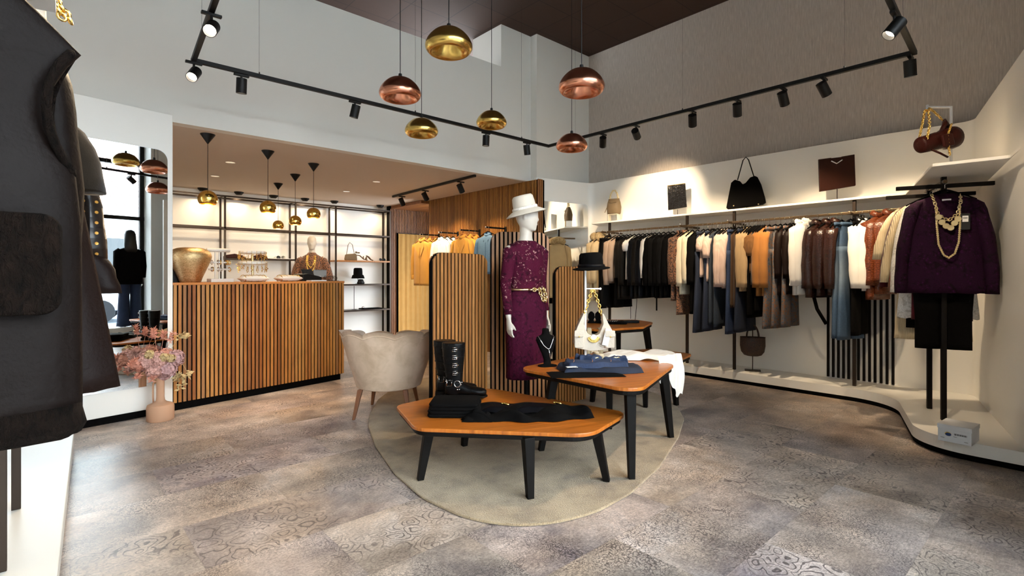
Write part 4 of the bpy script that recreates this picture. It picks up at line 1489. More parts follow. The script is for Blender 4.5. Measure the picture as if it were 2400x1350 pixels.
G(1688, 'top', 'pink_rib', 673, 'blush ribbed cardigan, middle of three', collar=('pink_rib', 'crew'))
G(1695, 'top', 'pink_rib', 676, 'blush ribbed cardigan, right of three', collar=('pink_rib', 'crew'))
G(1703, 'trousers', 'mid_denim', 782, 'mid blue straight jeans left of the brown trousers', hem=.11)
G(1713, 'coat', 'brown_trouser', 722, 'brown wide culottes, left pair', sl=0)
G(1721, 'coat', 'brown_trouser', 720, 'brown wide culottes, right pair', sl=0)
G(1728, 'trousers', 'navy_denim', 778, 'navy jeans hanging over the rail post above the wicker bag', hem=.12)
G(1733, 'top', 'beige_knit', 683, 'beige cable-knit jumper, left of two', collar=('beige_knit', 'crew'))
G(1741, 'top', 'beige_knit', 680, 'beige cable-knit jumper, right of two', collar=('beige_knit', 'crew'))
G(1749, 'short', 'mocha_rib', 640, 'mocha ribbed short-sleeved top, left of three', sl=.25, sw=.185)
G(1752, 'coat', 'black_cloth', 745, 'black skirt between the beige and mocha knits', sl=0)
G(1757, 'short', 'mocha_rib', 640, 'mocha ribbed short-sleeved top, middle of three', sl=.25, sw=.185)
G(1761, 'coat', 'grey_cloth', 668, 'grey flannel top under the mocha sleeves', sl=0)
G(1765, 'short', 'mocha_rib', 640, 'mocha ribbed short-sleeved top, right of three', sl=.25, sw=.185)
G(1770, 'coat', 'black_cloth', 735, 'black skirt behind the camel cardigans', sl=0)
G(1775, 'top', 'camel', 694, 'camel knitted cardigan, left of two', collar=('camel', 'crew'), sr=(.06, .05))
G(1786, 'top', 'camel', 694, 'camel knitted cardigan, right of two', collar=('camel', 'crew'), sr=(.06, .05))
G(1800, 'trousers', 'rust_print', 770, 'slate and rust printed jeans, front pair', hem=.11, rot=-10)
G(1812, 'trousers', 'rust_print', 768, 'slate and rust printed jeans, middle pair', hem=.11)
G(1824, 'top', 'leather_brown', 692, 'dark brown leather dress between the printed jeans', sl=.5, sr=(.045, .03), sw=.18)
G(1835, 'trousers', 'rust_print', 766, 'slate and rust printed jeans, last pair behind white shirts', hem=.11)
G(1842, 'top', 'leather_brown', 690, 'dark brown leather top left of the white shirts', sl=.5, sr=(.045, .03), sw=.18)
G(1858, 'shirt', 'white_cotton', 692, 'white shirt with long cuffs, left of two', collar=('white_cotton', 'shirt'), cuff='white_cotton', dz=.03)
G(1876, 'shirt', 'white_cotton', 690, 'white shirt with long cuffs, right of two', collar=('white_cotton', 'shirt'), cuff='white_cotton', dz=.04, rot=-8)
G(1902, 'jacket', 'croc_dark', 698, 'dark brown croc leather jacket, first right of the white shirts', collar=('croc_dark', 'lapel'), sr=(.075, .055), rot=-16, depth=.05)
G(1926, 'jacket', 'croc_dark', 694, 'dark brown croc leather jacket with hanging belt, middle of three', collar=('croc_dark', 'lapel'), sr=(.07, .05), rot=-8, depth=.045)
G(1946, 'jacket', 'croc_dark', 692, 'dark brown croc leather jacket, last before pale jeans', collar=('croc_dark', 'lapel'), sr=(.065, .05), rot=-6, depth=.045)
G(1958, 'trousers', 'blue_denim', 792, 'washed blue jeans, narrow strip left of the faded pair', hem=.11)
G(1979, 'trousers', 'blue_denim', 797, 'washed blue flared jeans with faded thigh and gold buckle', hem=.105, rot=-16, w=.17, buckle='palegold')
G(2001, 'trousers', 'black_cloth', 786, 'black trousers between the blue jeans and white sweatshirts', hem=.10)
G(2008, 'shirt', 'white_cotton', 676, 'white sweatshirt, left of two', collar=('white_cotton', 'crew'), sr=(.075, .05), dz=.01)
G(2024, 'shirt', 'white_cotton', 682, 'white sweatshirt, right of two', collar=('white_cotton', 'crew'), sr=(.07, .05), dz=.01)
G(2044, 'jacket', 'croc_tan', 703, 'tan brown croc leather jacket with collar, left of two', collar=('croc_tan', 'lapel'), sr=(.08, .055), rot=-12, dz=.04, depth=.05)
G(2074, 'jacket', 'croc_tan', 690, 'tan brown croc leather jacket with collar, right of two', collar=('croc_tan', 'lapel'), sr=(.10, .06), rot=-22, dz=.05, depth=.055)

KN = {'coat': ('coat', 'coat'), 'top': ('top', 'top'), 'short': ('short_sleeved_top', 'top'), 'shirt': ('shirt', 'shirt'), 'jacket': ('jacket', 'jacket'), 'trousers': ('trousers', 'trousers')}
for i, (px, kind, mt, hempy, label, kw) in enumerate(items):
    y, f = rack_y(px)
    kw = dict(kw)
    rot = R(kw.pop('rot', 0)) + R(random.Random(i).uniform(-4, 4))
    if kind == 'jacket': y -= 0.0
    dz = kw.get('dz', 0)
    L = max(.25, hem_len(hempy, f) + dz)
    loc = (RX, y, RZ)
    if kind == 'trousers':
        kw['buckle'] = M[kw['buckle']] if kw.get('buckle') else None
        trousers(label, loc, rot, M[mt], L=L, group=GR, seed=i, **kw)
    else:
        if 'collar' in kw: kw['collar'] = (M[kw['collar'][0]], kw['collar'][1])
        if 'cuff' in kw: kw['cuff'] = M[kw['cuff']]
        nm, cat = KN[kind]
        if 'skirt' in label: nm, cat = 'skirt', 'skirt'
        if 'culottes' in label: nm, cat = 'culottes', 'trousers'
        if 'jumper' in label: nm, cat = 'jumper', 'jumper'
        if 'cardigan' in label: nm, cat = 'cardigan', 'cardigan'
        if 'blouse' in label: nm, cat = 'blouse', 'blouse'
        if 'jacket' in label: nm, cat = 'jacket', 'jacket'
        if 'dress' in label: nm, cat = 'dress', 'dress'
        if 'sweatshirt' in label: nm, cat = 'sweatshirt', 'sweatshirt'
        slen = kw.pop('sl', min(L * .93, .60))
        if kind == 'coat' and slen: slen = min(slen, .58)
        kw.setdefault('depth', .030)
        top_garment(nm, cat, label, loc, rot, M[mt], L=L, sl=slen, seed=i, group=GR, **kw)
    short = label.split(',')[0].split(' with ')[0].split(' between ')[0].split(' behind ')[0]
    words = ' '.join(label.split()[:9])
    hanger(label=('black hanger holding the ' + label)[:200] if len(label.split()) <= 11 else 'black hanger of the ' + words, loc=loc, rz=rot, group='black hangers on the right wall rail')

# belts and ties hanging below the garments
def strap(label, px, py0, py1, kick, mt='black_cloth', w=.022, cat='belt'):
    y, f = rack_y(px, 5.86)
    pts = [(5.86, y, zat(py0, f)), (5.86, y - kick * .3, zat((py0 + py1) / 2, f)), (5.86, y - kick, zat(py1, f))]
    o = MB().tube(pts, w / 2, 6, flat=.35).build('fabric_belt', M[mt], smooth=True)
    tag(o, label, cat)


strap('black fabric belt end hanging below the black belted coat', 1539, 690, 728, 0)
strap('thin black tie hanging toward the rear table, left one', 1478, 690, 747, .0, w=.008)
strap('thin black tie hanging toward the rear table, right one', 1493, 690, 750, -.03, w=.008)
strap('wide black belt hanging under the dark croc jackets', 1906, 690, 758, .12, w=.035)

# ------------------------------------------------ stand at the right end
p1, p2 = (5.52, .879), (5.16, .735)
rd = Vector((p1[0] - p2[0], p1[1] - p2[1])).normalized()
ra = math.atan2(rd.y, rd.x)
nrm = Vector((-rd.y, rd.x))
std = thing('garment_stand', 'black two-post clothes stand on the plinth end by the shoebox', 'clothes rail', (p2[0], p2[1], 0), ra)
Ls = math.dist(p1, p2)
TZ2 = 1.955
for s, hz_ in ((0, TZ2), (Ls, TZ2 - .02)):
    MB().bb(s - .017, s + .017, -.017, .017, .128, 2.01).build('post', M['legblack'], std, bevel=.002)
    MB().bb(s - .015, s + .015, -.30, .30, hz_ - .03, hz_).build('cross_arm', M['legblack'], std, bevel=.002)
MB().bb(-.05, Ls + .12, -.012, .012, TZ2 - .024, TZ2 + .0).build('rail', M['railbronze'], std, bevel=.002, loc=(0, -.0, .026))


def ST(s, off=0.0, z=TZ2 + .026):
    return (p2[0] + rd.x * s + nrm.x * off, p2[1] + rd.y * s + nrm.y * off, z)


GS = 'garments on the right end stand'
sr_ = ra - math.pi / 2        # garment width runs along the cross arms, front to the camera
# front of a garment is local -y ; rotate so that it points to -rd
fz = ra + math.pi / 2 + math.pi
def stz(a): return ra - math.pi / 2


RZF = ra - math.pi / 2
lt = top_garment('lace_top', 'top', 'plum lace long-sleeved top facing the room, hung with gold necklaces', ST(-.03), RZF, M['lace_dark'], L=.76, sw=.215, sl=.70, depth=.05,
                 group=GS, seed=3, out=.10, sr=(.065, .055), hem_w=.25, hemwave=.008, dz=.0, collar=(M['lace_dark'], 'crew'), fold=.014)
MB().box((0, -.045, -.165), (.055, .002, .03)).build('neck_label', M['paper'], lt)
MB().box((.005, -.0465, -.185), (.025, .002, .022)).build('care_label', M['paper'], lt)
z_ = ST(0)
specs = [
    (.06, 'coat', 'burgundy_cloth', .98, 'burgundy velvet dress right behind the plum lace top', dict(sl=.0, sw=.19)),
    (.11, 'top', 'lace_dark', .74, 'second plum lace top behind the first', dict(sl=.6, sw=.21)),
    (.17, 'coat', 'lace_white', .96, 'white lace blouse showing below the plum lace top', dict(sl=.70, sw=.21, out=.10, hem_w=.27, hemwave=.02)),
    (.23, 'coat', 'black_cloth', 1.06, 'black-burgundy tunic below the white lace', dict(sl=.0, sw=.19)),
    (.30, 'coat', 'cream_rib', 1.16, 'long cream ribbed cardigan beside the plum tops', dict(sl=.62, sw=.22, out=.14, hem_w=.26)),
    (.37, 'coat', 'burgundy_cloth', .80, 'burgundy long-sleeved top left of the cream cardigan', dict(sl=.66, sw=.225, out=.13)),
    (.44, 'short', 'cream_rib', .60, 'cream short-sleeved knit at the far end of the stand', dict(sl=.42, sw=.24, out=.14, sr=(.06, .055))),
]
for k, (s, kind, mt, L, label, kw) in enumerate(specs):
    nm, cat = KN[kind]
    if 'cardigan' in label: nm, cat = 'cardigan', 'cardigan'
    if 'blouse' in label: nm, cat = 'blouse', 'blouse'
    if 'dress' in label: nm, cat = 'dress', 'dress'
    top_garment(nm, cat, label, ST(s), RZF + R((k % 3 - 1) * 3), M[mt], L=L, depth=.028, group=GS, seed=40 + k, **kw)
    hanger(label='hanger of the ' + label, loc=ST(s), rz=RZF + R((k % 3 - 1) * 3), group='hangers on the right end stand')
hanger(label='black velvet hanger inside the neck of the plum lace top', loc=ST(-.03), rz=RZF, group='hangers on the right end stand')
shz = trousers('dark burgundy-black shorts hanging below the plum lace top', ST(.02), RZF, M['black_cloth'], L=.735, w=.19, hem=.082, group=GS, seed=9, dz=-.46, name='shorts', cat='shorts')
for c in list(shz.children):
    pass
shz.scale = (1, 1, 1)


def chain(pts, r_link, wire, name='chain', mat=None, parent=None, every=None):
    """links along a polyline"""
    pts = [Vector(p) for p in pts]
    seg = [(pts[i + 1] - pts[i]).length for i in range(len(pts) - 1)]
    tot = sum(seg)
    step = every or r_link * 1.5
    mb = MB()
    k, d = 0, 0.0
    while d <= tot:
        acc = 0
        for i, s in enumerate(seg):
            if acc + s >= d or i == len(seg) - 1:
                t = (d - acc) / max(s, 1e-6)
                p = pts[i].lerp(pts[i + 1], min(t, 1))
                tn = (pts[i + 1] - pts[i]).normalized()
                break
            acc += s
        up = Vector((0, 0, 1)) if abs(tn.z) < .9 else Vector((1, 0, 0))
        a = tn.cross(up).normalized(); b = a.cross(tn).normalized()
        if k % 2: a, b = b, a
        ring = [p + tn * math.cos(q) * r_link + a * math.sin(q) * r_link * .75 for q in [2 * math.pi * j / 10 for j in range(10)]]
        mb.tube(ring, wire, 5, closed=True)
        d += step; k += 1
    return mb.build(name, mat, parent, smooth=True)


# necklaces over the plum top
fr_c = Vector(ST(-.03)) 
def LT(x, y, z):
    v = Vector((x, y, z)); v.rotate(Matrix.Rotation(RZF, 3, 'Z'))
    return fr_c + v


nk = thing('necklace', 'chunky gold chain necklace with coin pendants over the plum lace top', 'necklace', LT(0, -.06, -.2), RZF)
cp = [(-.085, .03, .085), (-.08, -.02, .02), (-.06, -.022, -.07), (0, -.026, -.12), (.055, -.022, -.07), (.075, -.02, .02), (.085, .03, .085)]
chain(cp, .012, .0035, 'chain', M['palegold'], nk)
for k, (x, z) in enumerate([(-.06, -.09), (-.04, -.13), (-.015, -.16), (.012, -.175), (.035, -.14), (.055, -.11)]):
    MB().lathe([(0, -.003), (.020, -.003), (.022, 0), (.020, .003), (0, .003)], (0, 0, 0), 18, Matrix.Rotation(math.pi / 2, 3, 'X')).build('coin', M['palegold'], nk, loc=(x, -.034, z), auto=40)
nk2 = thing('necklace', 'long gold rope chain hanging to the waist of the plum lace top', 'necklace', LT(0, -.06, -.2), RZF)
cp = [(-.07, -.01, .0), (-.07, -.03, -.15), (-.06, -.035, -.30), (-.03, -.038, -.38), (0, -.04, -.40), (.035, -.038, -.37), (.06, -.035, -.28), (.068, -.03, -.15), (.07, -.01, .0)]
chain(cp, .007, .003, 'chain', M['palegold'], nk2, every=.008)
pt = thing('price_tag', 'black swing tag with white price sticker on the plum lace top', 'tag', LT(.10, -.085, -.33), RZF)
MB().box((0, 0, 0), (.055, .002, .12)).build('card', M['tag_black'], pt)
MB().box((0, -.0016, .02), (.035, .001, .045)).build('sticker', M['paper'], pt)
for k in range(6): MB().box((-.011 + k * .0044, -.0024, .026), (.0018 if k % 2 else .003, .0006, .012)).build('bar_code', M['black_ink'], pt)

# ------------------------------------------------ left rack, leather vests close to the camera
def lpost(px, py, lab):
    p = P(px, py, .127)
    o = thing('garment_rail', lab, 'clothes rail', (p.x, p.y, 0), group='clothes rails on the left wall')
    MB().bb(-.017, .017, -.017, .017, .128, 1.98).build('post', M['bronze'], o, bevel=.002)
    return o, p


o1, q1 = lpost(38, 1193, 'bronze post of the left clothes rail, the farther one on the white plinth')
MB().bb(-.35, .22, -.015, .015, 1.935, 1.97).build('cross_arm', M['railbronze'], o1, bevel=.002)
MB().lathe([(0, 0), (.005, 0), (.007, .015), (0, .018)], (.2, 0, 1.97), 10).build('end_knob', M['chrome'], o1)
o2, q2 = lpost(2, 1339, 'bronze post of the left clothes rail, the nearer one at the picture edge')
MB().bb(-.35, .14, -.015, .015, 1.935, 1.97).build('cross_arm', M['railbronze'], o2, bevel=.002)
lr = thing('garment_rail', 'bronze clothes rail over the left plinth carrying the leather vests', 'clothes rail', (-.19, 0, 0), group='clothes rails on the left wall')
MB().bb(-.011, .011, .9, 3.5, 1.92, 1.944).build('rail', M['railbronze'], lr)
LZ = 1.944
GL = 'garments on the left rail'


def vest(label, loc, rz, mat, trim, L, sw=.245, depth=.055, seed=0, pocket=True):
    o = thing('leather_vest', label, 'vest', loc, rz, GL)
    z0 = -.10
    prof = [(z0, .05, .02), (z0 - .03, .11, depth * .8), (z0 - .10, .185, depth * .75), (z0 - .163, sw, depth * .5), (z0 - .19, sw * .92, depth * .7), (z0 - .24, sw * .82, depth * .9), (z0 - .30, sw * .80, depth * 1.0), (z0 - .35, sw * .86, depth * 1.1), (z0 - .39, sw * .96, depth * 1.15), (z0 - .5, sw * 1.0, depth * 1.2),
            (z0 - L, sw * 1.0, depth * 1.35)]
    body_mesh(prof, .010, 5, seed, n=40).build('body', mat, o, smooth=True)
    # armhole binding
    for s in (-1, 1):
        pts = []
        for k in range(20):
            a = math.pi * 2 * k / 20
            zz = z0 - .28 + .118 * math.cos(a)
            hwz = sw * (.80 + .19 * abs((zz - (z0 - .28)) / .118) ** 2.2)
            pts.append((s * (hwz - .012 + .012 * abs(math.sin(a))), math.sin(a) * depth * .72, zz))
        MB().tube(pts, .008, 8, closed=True).build('armhole_trim', trim, o, smooth=True)
    ring = body_mesh([(z0 - L + .03, sw * 1.0, depth * 1.4), (z0 - L - .012, sw * 1.03, depth * 1.65), (z0 - L - .03, sw * .99, depth * 1.3)], .012, 9, seed, n=48)
    ring.build('fur_hem', trim, o, smooth=True)
    if pocket:
        for s in (-1, 1):
            MB().plate(rpoly([(-.10, -.16), (.10, -.16), (.10, .02), (-.10, .02)], .03, 5), -.012, .012).build('fur_pocket', trim, o, bevel=.008, loc=(s * .12, -depth * 1.25 - .012, z0 - L * .58))
    col = [(math.sin(a) * .085, -math.cos(a) * .05, z0 - .0 - .03 * math.cos(a)) for a in [2 * math.pi * k / 16 for k in range(16)]]
    MB().tube(col, .03, 10, closed=True).build('fur_collar', trim, o, smooth=True)
    return o


vest('black leather vest with dark shearling trim, nearest the camera', (-.195, 1.33, LZ), R(-3), M['leather_black'], M['fur_dark'], .87, seed=1)
hanger(label='hanger inside the nearest black leather vest', loc=(-.195, 1.33, LZ), rz=R(-3), group='hangers on the left rail')
left_specs = [
    (1.52, 'suede_brown', .84, 'brown suede jacket squeezed behind the nearest leather vest', dict(sl=.0, sw=.205, depth=.05)),
    (1.66, 'leather_black', .90, 'black leather coat behind the nearest vest', dict(sl=.62, sw=.215, depth=.05, out=.02, sr=(.06, .05))),
    (1.83, 'leather_brown', .90, 'dark brown leather coat with flaring right side, third on the rail', dict(sl=.0, sw=.24, depth=.06, hem_w=.345, fold=.02)),
    (2.05, 'leather_black', .90, 'black leather coat, fourth on the left rail', dict(sl=.60, sw=.21, depth=.05, out=.05)),
    (2.28, 'khaki', .46, 'khaki brown capelet with wide shoulder, beside the mirror', dict(sl=.24, sw=.235, depth=.05, out=.09, sr=(.08, .085), dz=.0)),
]
for k, (y, mt, L, label, kw) in enumerate(left_specs):
    x_ = -.19
    top_garment('leather_coat' if 'leather' in label else 'jacket', 'coat' if 'coat' in label else 'jacket', label, (x_, y, LZ), R(-2), M[mt], L=L, group=GL, seed=60 + k, **{'fold': .016, **kw})
    hanger(label='hanger of the ' + label, loc=(x_, y, LZ), rz=R(-2), group='hangers on the left rail')
sj = top_garment('studded_jacket', 'jacket', 'black quilted jacket with gold studs, sleeve beside the wall mirror', (-.17, 2.50, LZ), R(-2), M['studs'], L=.6, sw=.235, sl=.46, depth=.05, out=.09,
                 sr=(.05, .055), group=GL, seed=77, cuff=None)
sleeve_mesh(1, .235 + .085, -.105 - .055 - .44, .15, .066, .075, .05, 0, 3, bend=0).build('cuff', M['leather_brown'], sj, smooth=True)
hanger(label='hanger of the black quilted jacket with gold studs', loc=(-.17, 2.50, LZ), rz=R(-2), group='hangers on the left rail')
# shelf above the left rail with a white bag on a gold chain
ls = thing('wall_shelf', 'white shelf above the left rail of leather vests', 'shelf')
MB().prism([(-1.0, 1.3), (.0, 1.3), (.02, 2.05), (-1.0, 2.2)], 2.03, 2.052).build('shelf_board', M['panel_white'], ls)

# ------------------------------------------------ garments of the back room
AZ = 1.99
arms = [(7.93, 'farthest from the camera', [('tan_wool', 'tan wool jacket facing the room, outermost on the far arm', .80, .24), ('tan_wool', 'tan wool jacket, second on the far arm', .76, .22), ('tan_wool', 'tan wool jacket, innermost on the far arm', .72, .22)]),
        (7.34, 'second from the far end', [('white_cotton', 'white blouse, outermost on the second arm', .55, .21), ('white_cotton', 'white blouse, middle of the second arm', .55, .21), ('white_cotton', 'white blouse, innermost on the second arm', .55, .21)]),
        (6.73, 'third from the far end', [('tan_wool', 'tan hooded jacket, outermost on the third arm', .6, .22), ('mustard', 'mustard coat, middle of the third arm', .6, .22), ('mustard', 'mustard coat, innermost on the third arm', .6, .22)]),
        (6.08, 'nearest to the hatted mannequin', [('jacket_denim', 'blue denim jacket hanging behind the tallest slatted screen', .6, .23)])]
for k, (y, lab, gs) in enumerate(arms):
    o = thing('wall_hanging_arm', 'black hanging arm on the slatted wall, ' + lab, 'clothes rail', (XS - .02, y, AZ), group='hanging arms on the slatted wall')
    MB().bb(-.40, 0, -.012, .012, -.024, 0).build('arm', M['black'], o, bevel=.002)
    MB().bb(-.012, 0, -.02, .02, -.16, .02).build('wall_bracket', M['black'], o)
    MB().ball((-.40, 0, -.01), .014, 6).build('end_knob', M['chrome'], o, smooth=True)
    for j, (mt, label, L, sw) in enumerate(gs):
        x = XS - .38 + j * .125
        rz = -math.pi / 2 + R([4, -3, 2][j])
        wood = mt in ('tan_wool', 'mustard')
        top_garment('jacket' if 'jacket' in label else ('coat' if 'coat' in label else 'blouse'), 'jacket' if 'jacket' in label else ('coat' if 'coat' in label else 'blouse'), label, (x, y, AZ), rz, M[mt], L=L, sw=sw, sl=min(L * .9, .62),
                    depth=.045, group='garments on the slatted wall arms', seed=90 + k * 5 + j, out=.07, collar=(M[mt], 'lapel' if mt in ('tan_wool', 'mustard') else 'shirt'), dz=-.02, open_front=True,
                    cuff=M[mt] if mt == 'tan_wool' and k == 0 else None)
        hanger(label='hanger of the ' + label, loc=(x, y, AZ), rz=rz, group='hangers on the slatted wall arms', wood=wood)

# ---------------------------------------------------------------- mannequins
def fingers(mb, wrist, side, fwdv=(0, -1, 0), sc=1.0, curl=.5):
    """palm, four fingers and a thumb hanging from the wrist; side = +1 / -1"""
    w = Vector(wrist)
    palm_end = w + Vector((side * .006, -.018, -.085)) * sc
    mb.rings([[w + Vector((math.cos(a) * .015, math.sin(a) * .024, .02)) * sc for a in [2 * math.pi * k / 10 for k in range(10)]],
              [w + Vector((math.cos(a) * .015, math.sin(a) * .030 - .004, -.03)) * sc for a in [2 * math.pi * k / 10 for k in range(10)]],
              [palm_end + Vector((math.cos(a) * .012, math.sin(a) * .036, 0)) * sc for a in [2 * math.pi * k / 10 for k in range(10)]]])
    for k, (dy, L) in enumerate([(-.027, .066), (-.009, .075), (.010, .070), (.027, .056)]):
        p = palm_end + Vector((0, dy, .006)) * sc
        c = curl * (.6 + .25 * k)
        d1 = Vector((-side * .25 * c, -.12, -1)).normalized(); d2 = Vector((-side * .8 * c, -.2, -.8)).normalized(); d3 = Vector((-side * 1.3 * c, -.25, -.5)).normalized()
        a = p + d1 * L * .45 * sc; b = a + d2 * L * .32 * sc; e = b + d3 * L * .25 * sc
        mb.tube([p, a, b, e], [.0088 * sc, .0082 * sc, .0075 * sc, .006 * sc], 8)
    th = w + Vector((0, -.022, -.03)) * sc
    a = th + Vector((-side * .010, -.030, -.028)) * sc; b = a + Vector((-side * .012, -.010, -.028)) * sc
    mb.tube([th, a, b], [.012 * sc, .0095 * sc, .0075 * sc], 8)


def figure(o, name='body', mat='mannequin', legs=True, arms=None, head_turn=0.0, vox=.007, lower=.86, neck_tilt=0, hand=True, face=True):
    mb = MB()
    rows = [(.86, .13, .09), (.92, .165, .105), (.98, .172, .112), (1.06, .14, .095), (1.12, .122, .085), (1.22, .138, .095), (1.30, .152, .118), (1.37, .162, .10), (1.43, .165, .07), (1.465, .11, .055), (1.49, .062, .052), (1.53, .050, .050), (1.62, .050, .054)]
    rows = [r for r in rows if r[0] >= lower]
    mb.rings([[(math.cos(a) * w, math.sin(a) * d + (.004 if z > 1.48 else 0) - (.012 * (z - 1.5) * 10 if z > 1.5 else 0) * .2, z) for a in [2 * math.pi * k / 24 for k in range(24)]] for z, w, d in rows])
    # head: egg with chin, nose ridge, ears
    ht = Matrix.Rotation(head_turn, 3, 'Z')
    hc = Vector((0, -.012, 1.685))
    hrows = [(-.118, .022, .030, -.040), (-.105, .040, .052, -.022), (-.08, .053, .070, -.010), (-.04, .064, .085, -.002), (0, .070, .093, .002), (.045, .072, .094, .006), (.085, .060, .078, .008), (.112, .034, .045, .008), (.122, .010, .012, .008)]
    mb.rings([[hc + ht @ Vector((math.cos(a) * w, math.sin(a) * d + oy, z)) for a in [2 * math.pi * k / 24 for k in range(24)]] for z, w, d, oy in hrows])
    if face:
        mb.rings([[hc + ht @ Vector((math.cos(a) * w, -.088 + oy + math.sin(a) * w, z)) for a in [2 * math.pi * k / 8 for k in range(8)]] for z, w, oy in [(.02, .005, .008), (-.01, .008, .003), (-.032, .010, -.002), (-.044, .007, .006)]])
        for s in (-1, 1):
            mb.ball(hc + ht @ Vector((s * .024, -.074, .012)), .014, 8, (1, .6, .7))
            mb.ball(hc + ht @ Vector((s * .070, .008, -.005)), .022, 8, (.35, .7, 1.2))
        mb.ball(hc + ht @ Vector((0, -.074, -.066)), .016, 8, (1.1, .5, .45))
    arms = arms or [(( .168, 0, 1.405), (.205, .03, 1.14), (.215, -.03, .905)), ((-.168, 0, 1.405), (-.205, .03, 1.14), (-.215, -.03, .905))]
    for A_ in arms:
        s = 1 if A_[0][0] > 0 else -1
        a, b, c = [Vector(p) for p in A_]
        mb.ball(a, .052, 8)
        mb.tube([a, a.lerp(b, .5), b, b.lerp(c, .4), c], [.047, .042, .036, .034, .022], 12)
        if hand: fingers(mb, c + Vector((0, 0, -.01)), s)
    if legs:
        for s in (-1, 1):
            mb.tube([(s * .085, 0, .93), (s * .09, -.005, .70), (s * .085, -.005, .48), (s * .085, .01, .33), (s * .085, .015, .10), (s * .085, .01, .05)], [.088, .075, .055, .052, .034, .034], 14)
            mb.tube([(s * .085, .045, .03), (s * .086, -.03, .045), (s * .09, -.11, .025), (s * .09, -.16, .018)], [.03, .036, .032, .018], 10)
    return mb.build(name, M[mat], o, smooth=True, remesh=vox)


# --- hatted mannequin in the burgundy lace dress
mx, my = xy(1233, 4.28)
mn = thing('mannequin', 'white mannequin in burgundy lace dress, gold chain belt and cream hat', 'mannequin', (mx, my, .0), R(-5))
S = 1.03
arms_m = [((.158, 0, 1.40), (.185, .035, 1.14), (.20, -.01, .90)), ((-.158, 0, 1.40), (-.190, .02, 1.14), (-.212, -.05, .885))]
fig = figure(mn, legs=False, arms=arms_m, head_turn=R(38), vox=.006)
rows = [(1.488, .085, .062), (1.45, .150, .082), (1.41, .176, .088), (1.36, .168, .108), (1.29, .160, .128), (1.22, .152, .108), (1.12, .136, .096), (1.09, .138, .098)]
def loft(rows, n=40, fold=0, nf=9, seed=0):
    rr = random.Random(seed); ph = rr.uniform(0, 6)
    out = []
    for i, (z, w, d) in enumerate(rows):
        t = i / max(len(rows) - 1, 1)
        out.append([(math.cos(a) * (w + fold * t * math.sin(nf * a + ph)), math.sin(a) * (d + fold * t * math.sin(nf * a + ph + 1)), z) for a in [2 * math.pi * k / n for k in range(n)]])
    return MB().rings(out)
loft(rows).build('dress_bodice', M['lace_purple'], mn, smooth=True)
rows = [(1.10, .137, .097), (1.05, .150, .108), (.98, .186, .128), (.90, .190, .132), (.78, .185, .130), (.62, .178, .125), (.46, .176, .122), (.41, .178, .124), (.395, .174, .12)]
loft(rows, 64, .004, 24).build('dress_skirt', M['lace_skirt'], mn, smooth=True)
for A_ in arms_m:
    a, b, c = [Vector(p) for p in A_]
    s_ = 1 if a.x > 0 else -1
    MB().tube([a + Vector((-s_ * .03, 0, .02)), a, a.lerp(b, .5), b, b.lerp(c, .5), c.lerp(b, .08)], [.050, .062, .052, .044, .037, .033], 18).build('sleeve', M['lace_purple'], mn, smooth=True)
belt = MB().tube([(math.cos(a) * .143, math.sin(a) * .104, 1.10) for a in [2 * math.pi * k / 40 for k in range(40)]], .012, 8, closed=True, flat=.8).build('belt', M['palegold'], mn, smooth=True)
fpt = lambda ang, zz, ex=.0: (math.cos(R(ang)) * (.158 + ex), math.sin(R(ang)) * (.120 + ex), zz)
chain([fpt(a, 1.10) for a in range(255, 290, 4)], .019, .0065, 'belt_chain', M['palegold'], mn)
chain([fpt(288, 1.10), fpt(292, 1.06), fpt(300, 1.02, .01), fpt(310, 1.0, .02), fpt(318, 1.02, .02), fpt(322, 1.06, .01), fpt(322, 1.10), fpt(312, 1.105)], .019, .0065, 'belt_loop', M['palegold'], mn)
# hat tilted towards the back
def hat(parent, mat, crown, rim, h, c, M3, name='hat', droop=.02, band=None, flat=1.0, up=0.0):
    prof = [(rim, -droop), (rim - .004, -droop + .006), (crown + .02, .004), (crown, .016), (crown * .985, h * .5), (crown * .93, h * .85), (crown * .80, h * .98), (.04, h), (0, h * .97)]
    low = [(0, h * .9), (crown * .88, h * .85), (crown * .93, .01), (rim - .008, -droop - .003), (rim, -droop)]
    pr = prof
    mb = MB().lathe(prof + low, (0, 0, 0), 48)
    mb.v = [(x, y * 1.12, z + up * (abs(x) / rim) ** 2 * (1 if math.hypot(x, y) > crown * 1.05 else 0)) for x, y, z in mb.v]
    mb.v = [tuple(M3 @ Vector(v) + Vector(c)) for v in mb.v]
    return mb.build(name, M[mat], parent, auto=50)
Mh = Matrix.Rotation(R(13), 3, Vector((-.66, -.75, 0))) @ Matrix.Rotation(R(6), 3, Vector((.75, -.66, 0)))
hat(mn, 'hat_cream', .088, .158, .125, (0, .010, 1.735), Mh, droop=.03)
hb = MB().tube([tuple(Mh @ Vector((math.cos(a) * .091, math.sin(a) * .102, .018)) + Vector((0, .010, 1.735))) for a in [2 * math.pi * k / 40 for k in range(40)]], .009, 8, closed=True, flat=1.6).build('hat_band', M['lace_white'], mn, smooth=True)
MB().lathe([(0, .2), (.018, .2), (.018, .95), (0, .95)]).build('stand_pole', M['legblack'], mn)
MB().lathe([(0, .017), (.17, .017), (.17, .028), (.02, .034), (.018, .2), (0, .2)], n=32).build('stand_base', M['legblack'], mn, auto=40)
mn.scale = (S, S, S)

